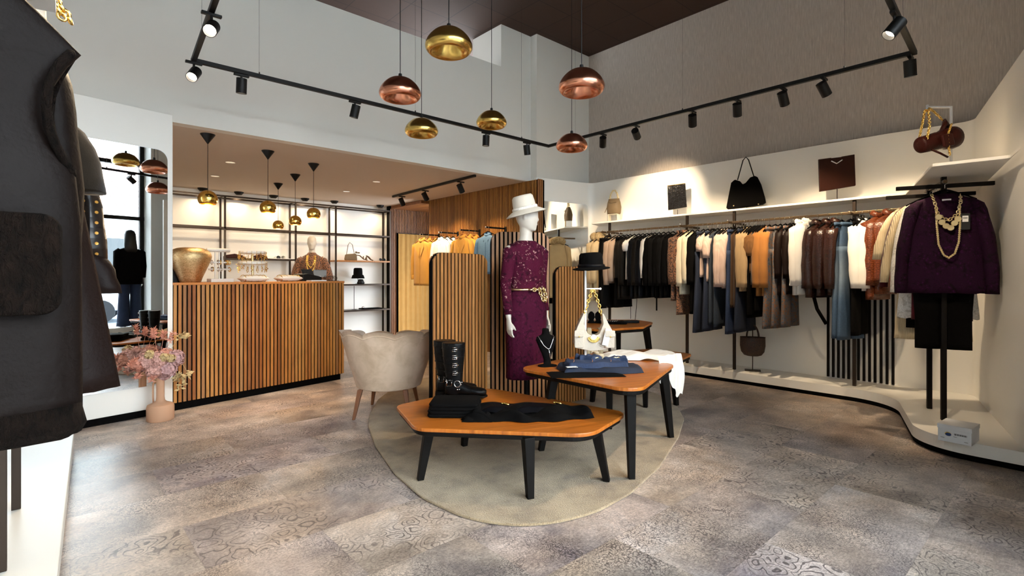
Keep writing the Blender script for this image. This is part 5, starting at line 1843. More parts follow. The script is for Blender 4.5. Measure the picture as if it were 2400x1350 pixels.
# --- leopard blouse mannequin behind the counter
lx, ly = xy(731, 9.1)
lm = thing('mannequin', 'bald white mannequin in leopard print blouse and gold chains behind the counter', 'mannequin', (lx, ly, .052), R(-28))
lm.scale = (1.05, 1.05, 1.05)
figure(lm, legs=True, vox=.009)
loft([(1.52, .06, .06), (1.49, .085, .07), (1.45, .155, .085), (1.41, .185, .095), (1.34, .19, .12), (1.2, .185, .12), (1.0, .19, .125), (.85, .20, .13)], 40, .01, 7).build('blouse', M['leopard'], lm, smooth=True)
for s_ in (-1, 1):
    MB().tube([(s_ * .14, 0, 1.42), (s_ * .18, 0, 1.39), (s_ * .23, .02, 1.25), (s_ * .26, .02, 1.10), (s_ * .24, -.02, .93)], [.05, .065, .075, .085, .05], 16).build('sleeve', M['leopard'], lm, smooth=True)
loft([(.88, .19, .12), (.6, .2, .13), (.3, .21, .14)], 32, .01, 7).build('skirt', M['black_cloth'], lm, smooth=True)
for w_, d_ in ((.05, .20), (.065, .28)):
    chain([(-w_, -.08, 1.46), (-w_ * 1.1, -.128, 1.38), (-w_ * .8, -.138, 1.46 - d_ * .75), (0, -.14, 1.46 - d_), (w_ * .8, -.138, 1.46 - d_ * .75), (w_ * 1.1, -.128, 1.38), (w_, -.08, 1.46)], .009, .004, 'necklace_chain', M['gold'], lm)
MB().lathe([(0, -.05), (.16, -.05), (.16, -.03), (.0, -.03)], n=24).build('base_plate', M['chrome'], lm)

# --- mannequin in the shop window, seen in the mirror
wx_, wy_, _ = SF(3.84, .34, 0)
wm = thing('mannequin', 'mannequin with long black hair, black blazer and blue jeans, seen in mirror', 'mannequin', (wx_, wy_, .28), A11)
figure(wm, vox=.009)
loft([(1.49, .075, .062), (1.45, .17, .085), (1.42, .20, .10), (1.34, .195, .125), (1.12, .165, .115), (.98, .20, .135), (.80, .215, .15)], 40, .004, 7).build('blazer', M['black_cloth'], wm, smooth=True)
for s_ in (-1, 1):
    MB().tube([(s_ * .15, 0, 1.43), (s_ * .19, 0, 1.40), (s_ * .21, .02, 1.14), (s_ * .22, -.02, .93)], [.055, .066, .055, .045], 14).build('sleeve', M['black_cloth'], wm, smooth=True)
    MB().tube([(s_ * .085, 0, .95), (s_ * .09, 0, .6), (s_ * .10, 0, .1), (s_ * .10, 0, .02)], [.10, .085, .10, .11], 16).build('jeans_leg', M['mid_denim'], wm, smooth=True)
hr = MB()
hr.rings([[(math.cos(a) * w, math.sin(a) * d + oy, z) for a in [2 * math.pi * k / 24 for k in range(24)]] for z, w, d, oy in
          [(1.40, .10, .035, .075), (1.50, .105, .05, .06), (1.58, .10, .075, .035), (1.66, .096, .095, .02), (1.74, .092, .10, .012), (1.80, .070, .078, .008), (1.828, .02, .03, .005)]])
hr.build('hair', M['hair'], wm, smooth=True)
MB().lathe([(0, 0.001), (.17, 0.001), (.17, .012), (0, .012)], n=24).build('base_plate', M['chrome'], wm)
hb_ = thing('handbag', 'black handbag carried by the shop window mannequin, seen in mirror', 'handbag', SF(3.52, .34, .95), A11)
MB().plate(rpoly([(-.11, 0), (.11, 0), (.09, .17), (-.09, .17)], .02), -.04, .04).build('bag_body', M['leather_black'], hb_, bevel=.01)
MB().tube([(math.cos(R(a)) * .06, 0, .17 + math.sin(R(a)) * .09) for a in range(0, 181, 15)], .006).build('handle', M['leather_black'], hb_)

# ---------------------------------------------------------------- things on the lowest table
zt = .38
def at1(px, py, z=zt): return P(px, py, z)
# folded black garment under the boots
b_ = at1(1068, 968)
fx_ = thing('folded_garment', 'folded black clothing block in front of the black boots', 'clothing', (b_.x, b_.y, zt), R(-42))
mb = MB()
for k in range(4):
    z0 = .002 + k * .021
    n_ = 30
    pts = [(math.cos(a) * 1, math.sin(a)) for a in [2 * math.pi * i / n_ for i in range(n_)]]
    rr = random.Random(k + 5)
    ring = []
    for (x, y) in pts:
        ring.append((sup(x, .25) * (.165 - .004 * k + rr.uniform(-.003, .003)), sup(y, .25) * (.125 + rr.uniform(-.003, .003))))
    mb.rings([[(x * .97, y * .97, z0) for x, y in ring], [(x, y, z0 + .006) for x, y in ring], [(x, y, z0 + .015) for x, y in ring], [(x * .97, y * .97, z0 + .021) for x, y in ring]])
mb.build('folded_cloth', M['black_cloth'], fx_, smooth=True)


def boot(label, loc, rz):
    o = thing('boot', label, 'boots', loc, rz, 'pair of black buckled boots')
    mb = MB()
    n = 20
    def ell(cx, z, rx, ry, tilt=0): return [(cx + math.cos(a) * rx, math.sin(a) * ry, z + tilt * math.cos(a) * rx) for a in [2 * math.pi * k / n for k in range(n)]]
    mb.rings([ell(0.0, .03, .052, .040), ell(0, .07, .050, .040), ell(.004, .12, .053, .043), ell(.0, .18, .060, .050), ell(-.002, .26, .070, .058), ell(-.004, .345, .076, .063), ell(-.004, .36, .076, .063)])
    def sec(x, w, h, z0=.026): return [(x, math.cos(a) * w, z0 + h * (.5 + .5 * sup(math.sin(a), .8))) for a in [2 * math.pi * k / n for k in range(n)]]
    mb.rings([sec(-.055, .025, .07), sec(-.045, .036, .09), sec(0, .042, .11), (sec(.05, .044, .085)), sec(.10, .046, .060), sec(.15, .048, .050), sec(.19, .040, .044), sec(.212, .022, .034)])
    mb.build('boot_upper', M['leather_boot'], o, smooth=True, remesh=.006)
    sole = rpoly([(-.065, -.036), (.10, -.05), (.20, -.045), (.222, 0), (.20, .045), (.10, .05), (-.065, .036)], .02, 4)
    MB().prism(sole, .016, .028).build('sole', M['legblack'], o, bevel=.003)
    MB().prism(rpoly([(-.066, -.036), (.0, -.036), (.0, .036), (-.066, .036)], .012), 0, .018).build('heel', M['legblack'], o)
    for k, z in enumerate((.325, .275, .225, .175)):
        rx = .060 + (z - .18) * .10
        ry = rx * .88
        MB().tube([(math.cos(a) * (rx + .001) - .003, math.sin(a) * (ry + .002), z) for a in [2 * math.pi * i / 26 for i in range(26)]], .003, 6, closed=True, flat=.8).build('strap', M['leather_boot'], o, smooth=True)
        bq = [(math.cos(a) * .020, 0, math.sin(a) * .017) for a in [math.pi / 4 + 2 * math.pi * i / 4 for i in range(4)]]
        bo = MB().tube(bq, .0036, 6, closed=True).tube([(-.014, 0, 0), (.024, 0, 0)], .003, 5).build('buckle', M['chrome'], o, smooth=True, loc=(.016, -ry - .008, z))
        bo.rotation_euler = (0, 0, R(18))
    MB().tube([(math.cos(a) * .058 + .004, math.sin(a) * .05, .115 + math.cos(a) * -.02) for a in [2 * math.pi * i / 26 for i in range(26)]], .009, 6, closed=True, flat=.3).build('strap', M['leather_boot'], o, smooth=True)
    MB().tube([(math.cos(a) * .020, 0, math.sin(a) * .020) for a in [2 * math.pi * i / 20 for i in range(20)]], .0036, 6, closed=True).build('ring', M['chrome'], o, smooth=True, loc=(.030, -.049, .105))
    MB().tube([(-.016, 0, -.018), (.016, 0, -.018), (.016, 0, .018), (-.016, 0, .018)], .0032, 6, closed=True).build('buckle', M['chrome'], o, smooth=True, loc=(-.022, -.050, .110))
    for (x, z) in ((-.045, .12), (.052, .10), (.058, .115), (.03, .07), (.042, .07)):
        MB().ball((x, -.050 + .006 * (abs(x) > .04), z), .004, 6).build('stud', M['chrome'], o)
    return o


bt1 = Vector(xy(1064, 3.63))
bt2 = Vector(xy(1041, 3.70))
boot('front black leather boot with silver buckles behind the folded garment', (bt1.x, bt1.y, zt + .001), R(-45)).scale = (1.08, 1.08, 1.1)
boot('rear black leather boot, half hidden behind its pair', (bt2.x + .669 * .06, bt2.y + .743 * .06, zt + .001), R(-38)).scale = (1.08, 1.08, 1.1)

# black skirt spread on the table with gold clasps
c_ = at1(1238, 971)
sk = thing('folded_skirt', 'black ruffled skirt with two gold clasps spread on the lowest table', 'clothing', (c_.x, c_.y, zt), R(-42))
def skf(u, w):
    x = -.36 + .76 * u
    hw = .185 * (1 - .25 * abs(2 * u - 1) ** 2) * (1 - .35 * max(0, u - .6) / .4)
    y = (w - .5) * 2 * hw + .012 * math.sin(u * 25 + w * 3)
    e = min(1, min(w, 1 - w) * 12, min(u, 1 - u) * 20) ** .5
    z = .004 + e * (.032 + .022 * math.sin(u * 19 + 2 * math.sin(w * 5)) * (1 - w) + .010 * noise.noise(Vector((u * 6, w * 5, 0))) + .010 * math.sin(w * 9 + u * 4))
    return (x, y, max(z, .003))
MB().grid(70, 34, skf).build('skirt_panel', M['black_cloth'], sk, smooth=True)
def skf2(u, w):
    x, y, z = skf(u, w)
    x2 = -.31 + .60 * u
    return (x2, y * .55 + .05, .020 + .026 * min(1, min(w, 1 - w) * 5, min(u, 1 - u) * 8) + .004 * math.sin(u * 14))
MB().grid(40, 20, skf2).build('waistband', M['black_sheen'], sk, smooth=True)
for x, y in ((-.16, .02), (.17, .045)):
    MB().tube([(0, 0, 0), (.012, -.006, .004), (.028, -.016, .003), (.04, -.024, .0)], [.004, .008, .007, .003], 8).ball((-.004, .004, .002), .006, 6).build('clasp', M['gold'], sk, smooth=True, loc=(x, y, .060))
s2 = thing('folded_garment', 'crumpled black garment corner left of the ruffled skirt on the lowest table', 'clothing', (*at1(1118, 985).xy, zt), R(-42))
MB().grid(24, 18, lambda u, w: (-.09 + .18 * u + .008 * math.sin(w * 9), -.05 + .12 * w, .003 + min(1, min(w, 1 - w) * 5, min(u, 1 - u) * 6) * (.028 + .012 * math.sin(u * 11 + w * 6)))).build('cloth', M['black_cloth'], s2, smooth=True)

# ---------------------------------------------------------------- things on the middle table
z2 = .58
def at2(px, py, z=z2): return P(px, py, z)
nb = at2(1283, 858)
nbt = thing('necklace_bust', 'black velvet necklace bust with silver Y necklace on the middle table', 'display bust', (nb.x, nb.y, z2), YAW - math.pi / 2 + R(22))
mb = MB()
rows = [(.0, .060, .045), (.012, .060, .045), (.016, .030, .026), (.05, .028, .024), (.09, .040, .026), (.15, .066, .030), (.20, .086, .034), (.225, .080, .034), (.24, .040, .032), (.25, .030, .030), (.285, .026, .028), (.29, .020, .02)]
mb.rings([[(math.cos(a) * w, math.sin(a) * d + z * .12, z) for a in [2 * math.pi * k / 28 for k in range(28)]] for z, w, d in rows])
mb.build('bust', M['felt'], nbt, smooth=True)
nbt.scale = (.95, .95, .95)
MB().prism(rpoly([(-.075, -.05), (.075, -.05), (.075, .05), (-.075, .05)], .045), 0, .008).build('base', M['felt'], nbt)
nl = [(-.072, .012, .232), (-.062, -.014, .20), (-.040, -.018, .165), (-.012, -.022, .140), (.0, -.023, .135), (.012, -.022, .142), (.030, -.018, .18), (.050, -.010, .225), (.055, .012, .238)]
nkl = thing('necklace', 'silver Y-shaped necklace on the black velvet bust', 'necklace', (nb.x, nb.y, z2), YAW - math.pi / 2 + R(22))
nkl.scale = (.95, .95, .95)
MB().tube(nl, .0026, 6).tube([(.0, -.023, .135), (.008, -.024, .10), (.014, -.02, .07), (.018, -.012, .045)], .003, 6).build('chain', M['silver'], nkl, smooth=True)

# jeans pile
j_ = at2(1405, 868)
jn = thing('folded_jeans', 'pile of folded dark blue jeans with gold clasps on the middle table', 'jeans', (j_.x, j_.y, z2), R(-38))
def jf(sx, sy, h, ph, x0=0, y0=0, zb=.002):
    def fn(u, w):
        e = min(1, min(w, 1 - w) * 12, min(u, 1 - u) * 22) ** .5
        x = x0 + (u - .5) * sx + .012 * math.sin(w * 6 + ph)
        y = y0 + (w - .5) * sy + .02 * math.sin(u * 7 + ph)
        return (x, y, zb + e * (h + .008 * math.sin(u * 12 + ph) * math.cos(w * 7) + .006 * noise.noise(Vector((u * 7 + ph, w * 6, 1)))))
    return fn
MB().grid(44, 26, jf(.56, .27, .036, 0)).build('lower_leg_fold', M['navy_denim'], jn, smooth=True)
MB().grid(40, 24, jf(.42, .21, .034, 2, -.03, .015, .034)).build('upper_leg_fold', M['mid_denim'], jn, smooth=True)
MB().grid(30, 16, jf(.17, .10, .040, 1, -.06, .085, .052)).build('waistband', M['mid_denim'], jn, smooth=True)
MB().grid(30, 16, jf(.17, .10, .036, 3, .13, .07, .044)).build('waistband', M['mid_denim'], jn, smooth=True)
for x, y in ((-.02, .03), (.13, .03)):
    MB().tube([(-.022, 0, 0), (-.010, .004, .002), (0, -.002, 0), (.012, .006, .002), (.024, .008, 0)], [.004, .005, .003, .005, .004], 8).build('clasp', M['palegold'], jn, smooth=True, loc=(x, y, .082))
st_ = MB()
for k in range(3):
    st_.tube([(-.2 + .13 * k + .02 * math.sin(t * 3), -.08 + .16 * t, .074 + .006 * math.sin(12 * t)) for t in [i / 12 for i in range(13)]], .0014, 4)
st_.build('stitching', M['edge'], jn)
pg = thing('price_tag', 'white paper price tag on the left end of the folded jeans', 'tag', (*at2(1340, 862, z2 + .04).xy, z2 + .046), R(-30))
MB().box((0, 0, 0), (.075, .04, .0015)).build('card', M['paper'], pg)
bg_ = thing('folded_garment', 'thin black garment lying under the folded jeans', 'clothing', (*at2(1372, 878).xy, z2), R(-36))
MB().grid(30, 14, lambda u, w: ((u - .5) * .50, (w - .5) * .22, .002 + .009 * min(1, min(w, 1 - w) * 8, min(u, 1 - u) * 12))).build('cloth', M['black_cloth'], bg_, smooth=True)

# white metal stand with bag and hat
sb = at2(1364, 847)
sp0 = Vector(xy(1372, F * (E - z2) / (848 - HZ)))
std2 = thing('display_stand', 'white metal stand on the middle table holding the handbag and the black hat', 'display stand', (sp0.x, sp0.y, z2), YAW - math.pi / 2)
MB().bb(-.10, .09, -.06, .06, 0, .006).build('base_plate', M['white_metal'], std2, bevel=.002)
MB().tube([(0, 0, .004), (0, 0, .79)], .008, 10).build('pole', M['white_metal'], std2)
MB().tube([(0, 0, .565), (.115, -.0, .565)], .006, 8).ball((.115, 0, .565), .010, 8).build('side_arm', M['white_metal'], std2, smooth=True)
MB().lathe([(0, .79), (.05, .79), (.05, .797), (0, .797)], n=20).build('hat_plate', M['white_metal'], std2)
ht_ = thing('hat', 'black wide-brimmed felt hat on top of the white stand', 'hat', (sp0.x + RT[0] * .045, sp0.y + RT[1] * .045, z2 + .72), YAW - math.pi / 2)
hat(ht_, 'hat_black', .094, .145, .125, (0, 0, 0), Matrix.Rotation(R(-3), 3, 'Y'), 'hat_body', droop=.012, up=.012)
MB().tube([(math.cos(a) * .096, math.sin(a) * .107, .02) for a in [2 * math.pi * k / 40 for k in range(40)]], .010, 6, closed=True, flat=1.6).build('hat_band', M['black_sheen'], ht_, smooth=True)
# handbag
hbx = thing('handbag', 'cream leather shoulder bag with gold chain strap on the white stand', 'handbag', (sp0.x + RT[0] * .057, sp0.y + RT[1] * .057 , z2 + .566), YAW - math.pi / 2)
# body hangs below: z -.20 .. -.46 ; width .30
prof = [(-.15, -.42), (-.13, -.455), (-.02, -.475), (.10, -.465), (.16, -.42), (.155, -.34), (.11, -.26), (.075, -.19), (.066, -.19), (.075, -.27), (.045, -.345), (.0, -.365), (-.045, -.345), (-.075, -.27), (-.066, -.19), (-.078, -.19), (-.115, -.27), (-.14, -.33)]
MB().plate(rpoly(prof, .025, 5), -.045, .045).build('bag_body', M['leather_white'], hbx, bevel=.018, seg=4, auto=60)
for cx, tw in ((-.115, -.25), (.12, .25)):
    MB().plate(rpoly([(-.035, -.075), (.035, -.075), (.035, .05), (-.035, .05)], .012), -.028, .0).build('side_pocket', M['leather_white'], hbx, bevel=.006, loc=(cx, -.045, -.375))
    MB().plate(rpoly([(-.037, -.02), (.037, -.02), (.037, .03), (-.037, .03)], .010), -.012, .0).build('pocket_flap', M['leather_white'], hbx, bevel=.004, loc=(cx, -.073, -.345))
    MB().ball((cx, -.088, -.362), .006, 8).build('snap', M['gold'], hbx, smooth=True)
chain([(-.062, 0, -.195), (-.045, 0, -.13), (-.015, 0, -.04), (0, 0, -.004)], .014, .005, 'chain_strap', M['gold'], hbx)
chain([(.062, 0, -.195), (.05, 0, -.13), (.02, 0, -.04), (0, 0, -.004)], .014, .005, 'chain_strap', M['gold'], hbx)
for k in range(9):
    a = R(205 + k * 16)
    MB().tube([(math.cos(q) * .010, 0, math.sin(q) * .010) for q in [2 * math.pi * i / 10 for i in range(10)]], .0035, 6, closed=True).build('ornament_link', M['gold'], hbx, smooth=True, loc=(math.cos(a) * .036, -.055, -.365 + math.sin(a) * .034))
MB().lathe([(0, -.004), (.022, -.004), (.022, .004), (0, .004)], (0, 0, 0), 20, Matrix.Rotation(math.pi / 2, 3, 'X')).build('medallion', M['paper'], hbx, loc=(0, -.052, -.372))
ptg = MB().box((0, 0, 0), (.045, .002, .13)).build('price_tag', M['paper'], hbx, loc=(.095, -.080, -.365))
ptg.rotation_euler = (0, R(14), 0)
ptg['label'] = 'white paper tag'

# white lace top lying across the tables and hanging over the edge
l0 = at2(1490, 838)
lw = thing('lace_top', 'white lace-hemmed top draped over the edge of the middle table', 'clothing', (l0.x, l0.y, z2), R(-42))
def lf(u, w):
    x = -.30 + .60 * u
    y = -.02 + .34 * (w - .5) * (1 - .25 * (1 - u))
    z = .004 + .040 * min(1, min(w, 1 - w) * 6, u * 7) + .012 * math.sin(u * 13 + w * 4) * min(1, u * 4) + .010 * noise.noise(Vector((u * 6, w * 6, 2)))
    e = max(0, x - .24)
    return (x - e * .3, y, max(z, .004))
MB().grid(60, 30, lf).build('top_body', M['white_cotton'], lw, smooth=True)
def lf2(u, w):
    # lace falling from the right end
    t = w
    drop = .10 + .20 * u + .05 * math.sin(u * 9 + 1) + .012 * math.sin(u * 47)
    x = .10 + .235 * u + .02 * math.sin(t * 3) + .008 * math.sin(u * 22) * t
    y = -.275 + .19 * u - .03 * min(t * 4, 1) + .014 * math.sin(u * 17)
    z = .044 * (1 - min(t * 5, 1)) - drop * max(t - .06, 0) + .006
    return (x, y, z)
MB().grid(50, 30, lf2).build('lace_hem', M['white_cotton'], lw, smooth=True)
MB().tube([(-.30, .06, .03), (-.34, .0, .035), (-.33, -.07, .03), (-.28, -.10, .03)], [.012, .016, .016, .012], 8).build('rolled_collar', M['cream_cotton'], lw, smooth=True)

# knitted scarf ends seen under the handbag
for k, px in enumerate((1381, 1408)):
    x_, y_ = xy(px, 4.90)
    so = thing('scarf', 'cream ribbed scarf end hanging from the rear table behind the white handbag, ' + ['left one', 'right one'][k], 'scarf', (x_, y_, 0), YAW - math.pi / 2)
    MB().box((0, 0, .595 - k * .01), (.045, .012, .30 - k * .02)).build('knit', M['cream_rib'], so, bevel=.004)
    MB().box((0, 0.03, .741 ), (.045, .07, .012)).build('fold', M['cream_rib'], so, bevel=.004)

# ---------------------------------------------------------------- rear tallest table
z4 = .735
def at4(px, py, z=z4): return P(px, py, z)
for k, (px, w, lab) in enumerate([(1386, .045, 'small black bracelet bust on the rear table, left one'), (1402, .04, 'small black bracelet bust on the rear table, right one')]):
    q = at4(px, 757)
    o = thing('necklace_bust', lab, 'display bust', (q.x, q.y, z4), YAW - math.pi / 2)
    MB().rings([[(math.cos(a) * w_ * 1.1, math.sin(a) * w_ * .7, z) for a in [2 * math.pi * i / 20 for i in range(20)]] for z, w_ in [(0, .035), (.01, .038), (.03, .022), (.06, .034), (.10, .030), (.12, .014), (.125, .006)]]).build('bust', M['felt'], o, smooth=True)
q = at4(1437, 759)
fb_ = thing('folded_garment', 'folded black and white patterned scarf on the rear table', 'scarf', (q.x, q.y, z4), R(-40))
MB().box((0, 0, .016), (.26, .18, .03)).build('cloth', M['black_cloth'], fb_, bevel=.012, seg=3)
mb = MB()
for k in range(7): mb.tube([(-.11 + k * .02, -.07 + .02 * math.sin(k), .033), (-.09 + k * .022, -.02, .035), (-.10 + k * .024, .05, .033)], .0035, 5)
mb.build('white_pattern', M['silver'], fb_, smooth=True)
q = at4(1470, 757)
pu = thing('clutch_bag', 'flat black clutch bag at the right of the rear table', 'handbag', (q.x, q.y, z4), R(-36))
MB().box((0, 0, .012), (.24, .10, .022)).build('bag_body', M['black_sheen'], pu, bevel=.008)
MB().box((.0, -.012, .024), (.24, .07, .006)).build('flap', M['leather_boot'], pu, bevel=.002)

# ---------------------------------------------------------------- vase with dried flowers
fp = P(376, 984, 0.0)
vs_ = thing('floor_vase', 'peach ceramic vase with long neck and handle standing by the mirror', 'vase', (fp.x, fp.y, 0), YAW - math.pi / 2)
MB().lathe([(0, 0), (.096, 0), (.102, .008), (.102, .115), (.096, .135), (.05, .155), (.034, .17), (.030, .20), (.030, .36), (.036, .375), (.030, .375), (.024, .36), (.024, .20), (0, .15)], n=40).build('vase_body', M['terracotta'], vs_, auto=40)
MB().tube([(-.060, 0, .145), (-.064, 0, .20), (-.064, 0, .30), (-.056, 0, .325), (-.032, 0, .33)], .007, 8).build('handle', M['terracotta'], vs_, smooth=True)
bq = thing('dried_bouquet', 'bouquet of dusty pink dried hydrangeas and sand leaves in the peach vase', 'flowers', (fp.x, fp.y, .36), A11)
rf_ = random.Random(4)
def petalcloud(c, r, n, mat, size, name):
    mb = MB()
    for k in range(n):
        v = Vector((rf_.gauss(0, 1), rf_.gauss(0, 1), rf_.gauss(0, 1))).normalized()
        p = Vector(c) + v * r * (.78 + .25 * rf_.random())
        a = v.orthogonal().normalized(); a.rotate(Matrix.Rotation(rf_.random() * 6.28, 3, v)); b = v.cross(a)
        s = size * (.7 + .6 * rf_.random())
        for q in range(4):
            d = (a * math.cos(q * 1.57) + b * math.sin(q * 1.57)); e = (a * math.cos(q * 1.57 + .8) + b * math.sin(q * 1.57 + .8)); g = (a * math.cos(q * 1.57 - .8) + b * math.sin(q * 1.57 - .8))
            mb.add([p, p + g * s * .6 + v * s * .15, p + d * s + v * s * .35, p + e * s * .6 + v * s * .15], [(0, 1, 2, 3)])
    mb.ball(c, r * .8, 8)
    return mb.build(name, M[mat], bq)
heads = [((-.10, .0, .16), .075, 'petal_pink'), ((-.03, -.05, .17), .07, 'petal_pink'), ((.03, -.06, .08), .075, 'petal_mauve'), ((.105, -.02, .16), .075, 'petal_mauve'), ((-.16, .02, .14), .055, 'petal_coral'),
         ((-.06, -.04, .08), .065, 'petal_pink'), ((.05, .03, .19), .06, 'petal_coral'), ((.0, .06, .14), .08, 'petal_pink'), ((.02, -.02, .035), .05, 'petal_mauve')]
for c, r, mt in heads: petalcloud(c, r, 260, mt, .014, 'flower_head')
for c in ((-.01, -.11, .19), (.04, -.10, .18), (-.10, -.05, .22)): petalcloud(c, .035, 50, 'leaf_sand', .016, 'leaf_cluster')
def spray(pts, mat, n, size, name='flower_spray'):
    mb = MB().tube(pts, .0018, 5)
    for k in range(n):
        i = rf_.uniform(len(pts) * .35, len(pts) - 1.001); j = int(i); p = Vector(pts[j]).lerp(Vector(pts[j + 1]), i - j)
        d = Vector((rf_.uniform(-1, 1), rf_.uniform(-1, 1), rf_.uniform(-.4, 1))).normalized(); s = size * rf_.uniform(.7, 1.3)
        w = d.orthogonal().normalized() * s * (.14 if mat == 'petal_coral' else .3)
        mb.add([p, p + d * s * .5 + w, p + d * s, p + d * s * .5 - w], [(0, 1, 2, 3)])
    return mb.build(name, M[mat], bq)
for pts in ([(-.02, 0, .2), (-.04, 0, .34), (-.055, -.01, .43)], [(.0, 0, .2), (.02, 0, .33), (.025, -.01, .40)], [(.03, 0, .2), (.07, 0, .30), (.10, 0, .38)], [(-.1, 0, .15), (-.19, 0, .18), (-.225, 0, .13)],
            [(-.1, -.02, .1), (-.16, -.03, .06), (-.19, -.03, .03)], [(.0, -.05, .1), (-.08, -.08, .04), (-.10, -.08, .0)]):
    spray(pts, 'petal_coral', 60, .036)
for pts in ([(.05, 0, .2), (.12, 0, .30), (.17, 0, .36), (.21, 0, .33)], [(.08, -.04, .12), (.16, -.04, .10), (.20, -.04, .02), (.17, -.04, -.06), (.13, -.04, -.12)], [(.08, 0, .1), (.13, 0, .02), (.14, 0, -.04)]):
    spray(pts, 'leaf_sand', 34, .045, 'leaf_spray')
mb = MB()
for k in range(8):
    a = k * .8
    mb.tube([(0, 0, -.12), (.006 * math.cos(a), .006 * math.sin(a), 0), (.08 * math.cos(a), .05 * math.sin(a), .15)], .0022, 5)
mb.build('stems', M['stem'], bq)

# ---------------------------------------------------------------- things on the counter
def onct(px, d):
    x, y, f = CT(px, d)
    return (x, y, CH)


gx, gy, gz = onct(446, .24)
gv = thing('gold_vase', 'large hammered gold urn on the left end of the counter', 'vase', (gx, gy, gz))
ff = CT(446, .24)[2]
k_ = ff / 5.0
MB().lathe([(0, 0), (.085, 0), (.092, .01), (.105, .05), (.135, .12), (.168, .20), (.180, .235), (.183, .262), (.172, .295), (.148, .32), (.112, .336), (.075, .343), (.068, .338), (.09, .30), (0, .20)], n=48).build('urn_body', M['vase_gold'], gv, auto=50)
gv.scale = (k_, k_, k_ * .98)
bb_ = thing('storage_box', 'black box behind the gold urn at the counter end', 'box', (*onct(412, .42)[:2], CH), A11)
MB().bb(-.09, .09, -.12, .12, 0, .15).build('box_body', M['black'], bb_, bevel=.004)
MB().bb(-.092, .092, -.122, .122, .15, .165).build('lid', M['black'], bb_, bevel=.003)
# jewellery T stand with white box
jx = onct(514, .22)
js = thing('jewellery_stand', 'pale tiered jewellery stand with bracelets beside the gold urn', 'jewellery stand', jx, A11)
MB().bb(-.10, .12, -.05, .05, 0, .035).build('base_box', M['linen_white'], js, bevel=.003)
for x in (-.04, .0, .03): MB().tube([(x, 0, .035), (x, 0, .32)], .008, 8).build('post', M['linen_white'], js)
MB().tube([(-.12, 0, .325), (.10, 0, .325)], .02, 14).build('top_bar', M['linen_white'], js, smooth=True)
for z, w in ((.20, .12), (.13, .12)): MB().tube([(-.10, 0, z), (w, 0, z)], .009, 10).build('bar', M['linen_white'], js, smooth=True)
rj = random.Random(8)
for k in range(12):
    z = rj.choice((.20, .13)); x = rj.uniform(-.09, .12)
    MB().tube([(0, math.cos(a) * .022, math.sin(a) * .022) for a in [2 * math.pi * i / 16 for i in range(16)]], .004, 5, closed=True).build('bangle', M['gold'] if k % 2 else M['silver'], js, smooth=True, loc=(x, 0, z))
# necklace carousel
cx_ = onct(592, .24)
cs = thing('jewellery_stand', 'round tiered necklace carousel hung with gold chains, middle of the counter', 'jewellery stand', cx_, A11)
MB().lathe([(0, 0), (.06, 0), (.06, .006), (.012, .012), (.010, .30), (0, .30)], n=24).build('post', M['palegold'], cs, auto=40)
for z, r in ((.315, .115), (.20, .125)):
    MB().tube([(math.cos(a) * r, math.sin(a) * r, z) for a in [2 * math.pi * i / 32 for i in range(32)]], .018, 10, closed=True).build('velvet_ring', M['linen_white'], cs, smooth=True)
    MB().tube([(-r, 0, z), (r, 0, z)], .004, 6).tube([(0, -r, z), (0, r, z)], .004, 6).build('spoke', M['palegold'], cs)
    for k in range(18):
        a = 2 * math.pi * k / 18
        L = rj.uniform(.05, .10)
        p = Vector((math.cos(a) * (r + .018), math.sin(a) * (r + .018), z))
        mb = MB().tube([p + Vector((0, 0, .012)), p + Vector((0, 0, -L))], .0016, 4)
        for q in range(4): mb.ball(p + Vector((rj.uniform(-.012, .012), 0, -L + q * .015)), .0055, 5)
        mb.build('hanging_chain', M['gold'], cs)


def pillow(px, d, label, w=.30):
    x, y, z = onct(px, d)
    o = thing('bracelet_pillow', label, 'cushion', (x, y, z), A11, 'white bracelet cushions on the counter')
    n = 20
    def pf(s):
        def fn(u, v_):
            a, b = 2 * u - 1, 2 * v_ - 1
            h = max(0, (1 - abs(a) ** 3) * (1 - abs(b) ** 3)) ** .6
            return (a * w / 2 * (1 - .06 * b * b), b * .07, .035 + s * .034 * h)
        return fn
    MB().grid(n, n, pf(1)).grid(n, n, pf(-1)).build('pillow', M['linen_white'], o, smooth=True)
    for k in range(7):
        xx = -w * .36 + k * w * .12
        MB().tube([(xx + .004 * math.sin(k * 3), math.cos(a) * .064, .035 + math.sin(a) * .037) for a in [2 * math.pi * i / 18 for i in range(18)]], .0035, 5, closed=True).build('bracelet', M['palegold'] if k % 2 else M['gold'], o, smooth=True)


pillow(594, .10, 'white satin cushion with bracelets below the necklace carousel', .30)
pillow(676, .16, 'white cushion with bracelets left of the till screen', .30)
tl = thing('till_terminal', 'black till terminal with tilted screen at the right of the counter', 'till', onct(722, .34), A11)
MB().plate([(-.13, 0), (.12, 0), (.12, .05), (-.06, .09), (-.13, .08)], -.10, .10).build('housing', M['black'], tl, bevel=.008)
sc_ = MB().box((0, 0, 0), (.16, .014, .09)).build('screen', M['car_glass'], tl, bevel=.004, loc=(-.005, .0, .10))
sc_.rotation_euler = (R(-30), 0, R(12))
mo = thing('monitor', 'back of a grey screen tilted up on the counter before the leopard blouse', 'screen', onct(750, .45), A11 + R(-15))
MB().lathe([(0, 0), (.07, 0), (.07, .01), (.012, .014), (.012, .06), (0, .06)], n=20).build('foot', M['white_metal'], mo, auto=40)
mm = MB().box((0, 0, .09), (.16, .015, .09)).build('panel', M['plastic_grey'], mo, bevel=.004)
MB().box((0, -.01, .137), (.14, .012, .006)).build('top_edge', M['silver'], mo)
ni = onct(776, .25)
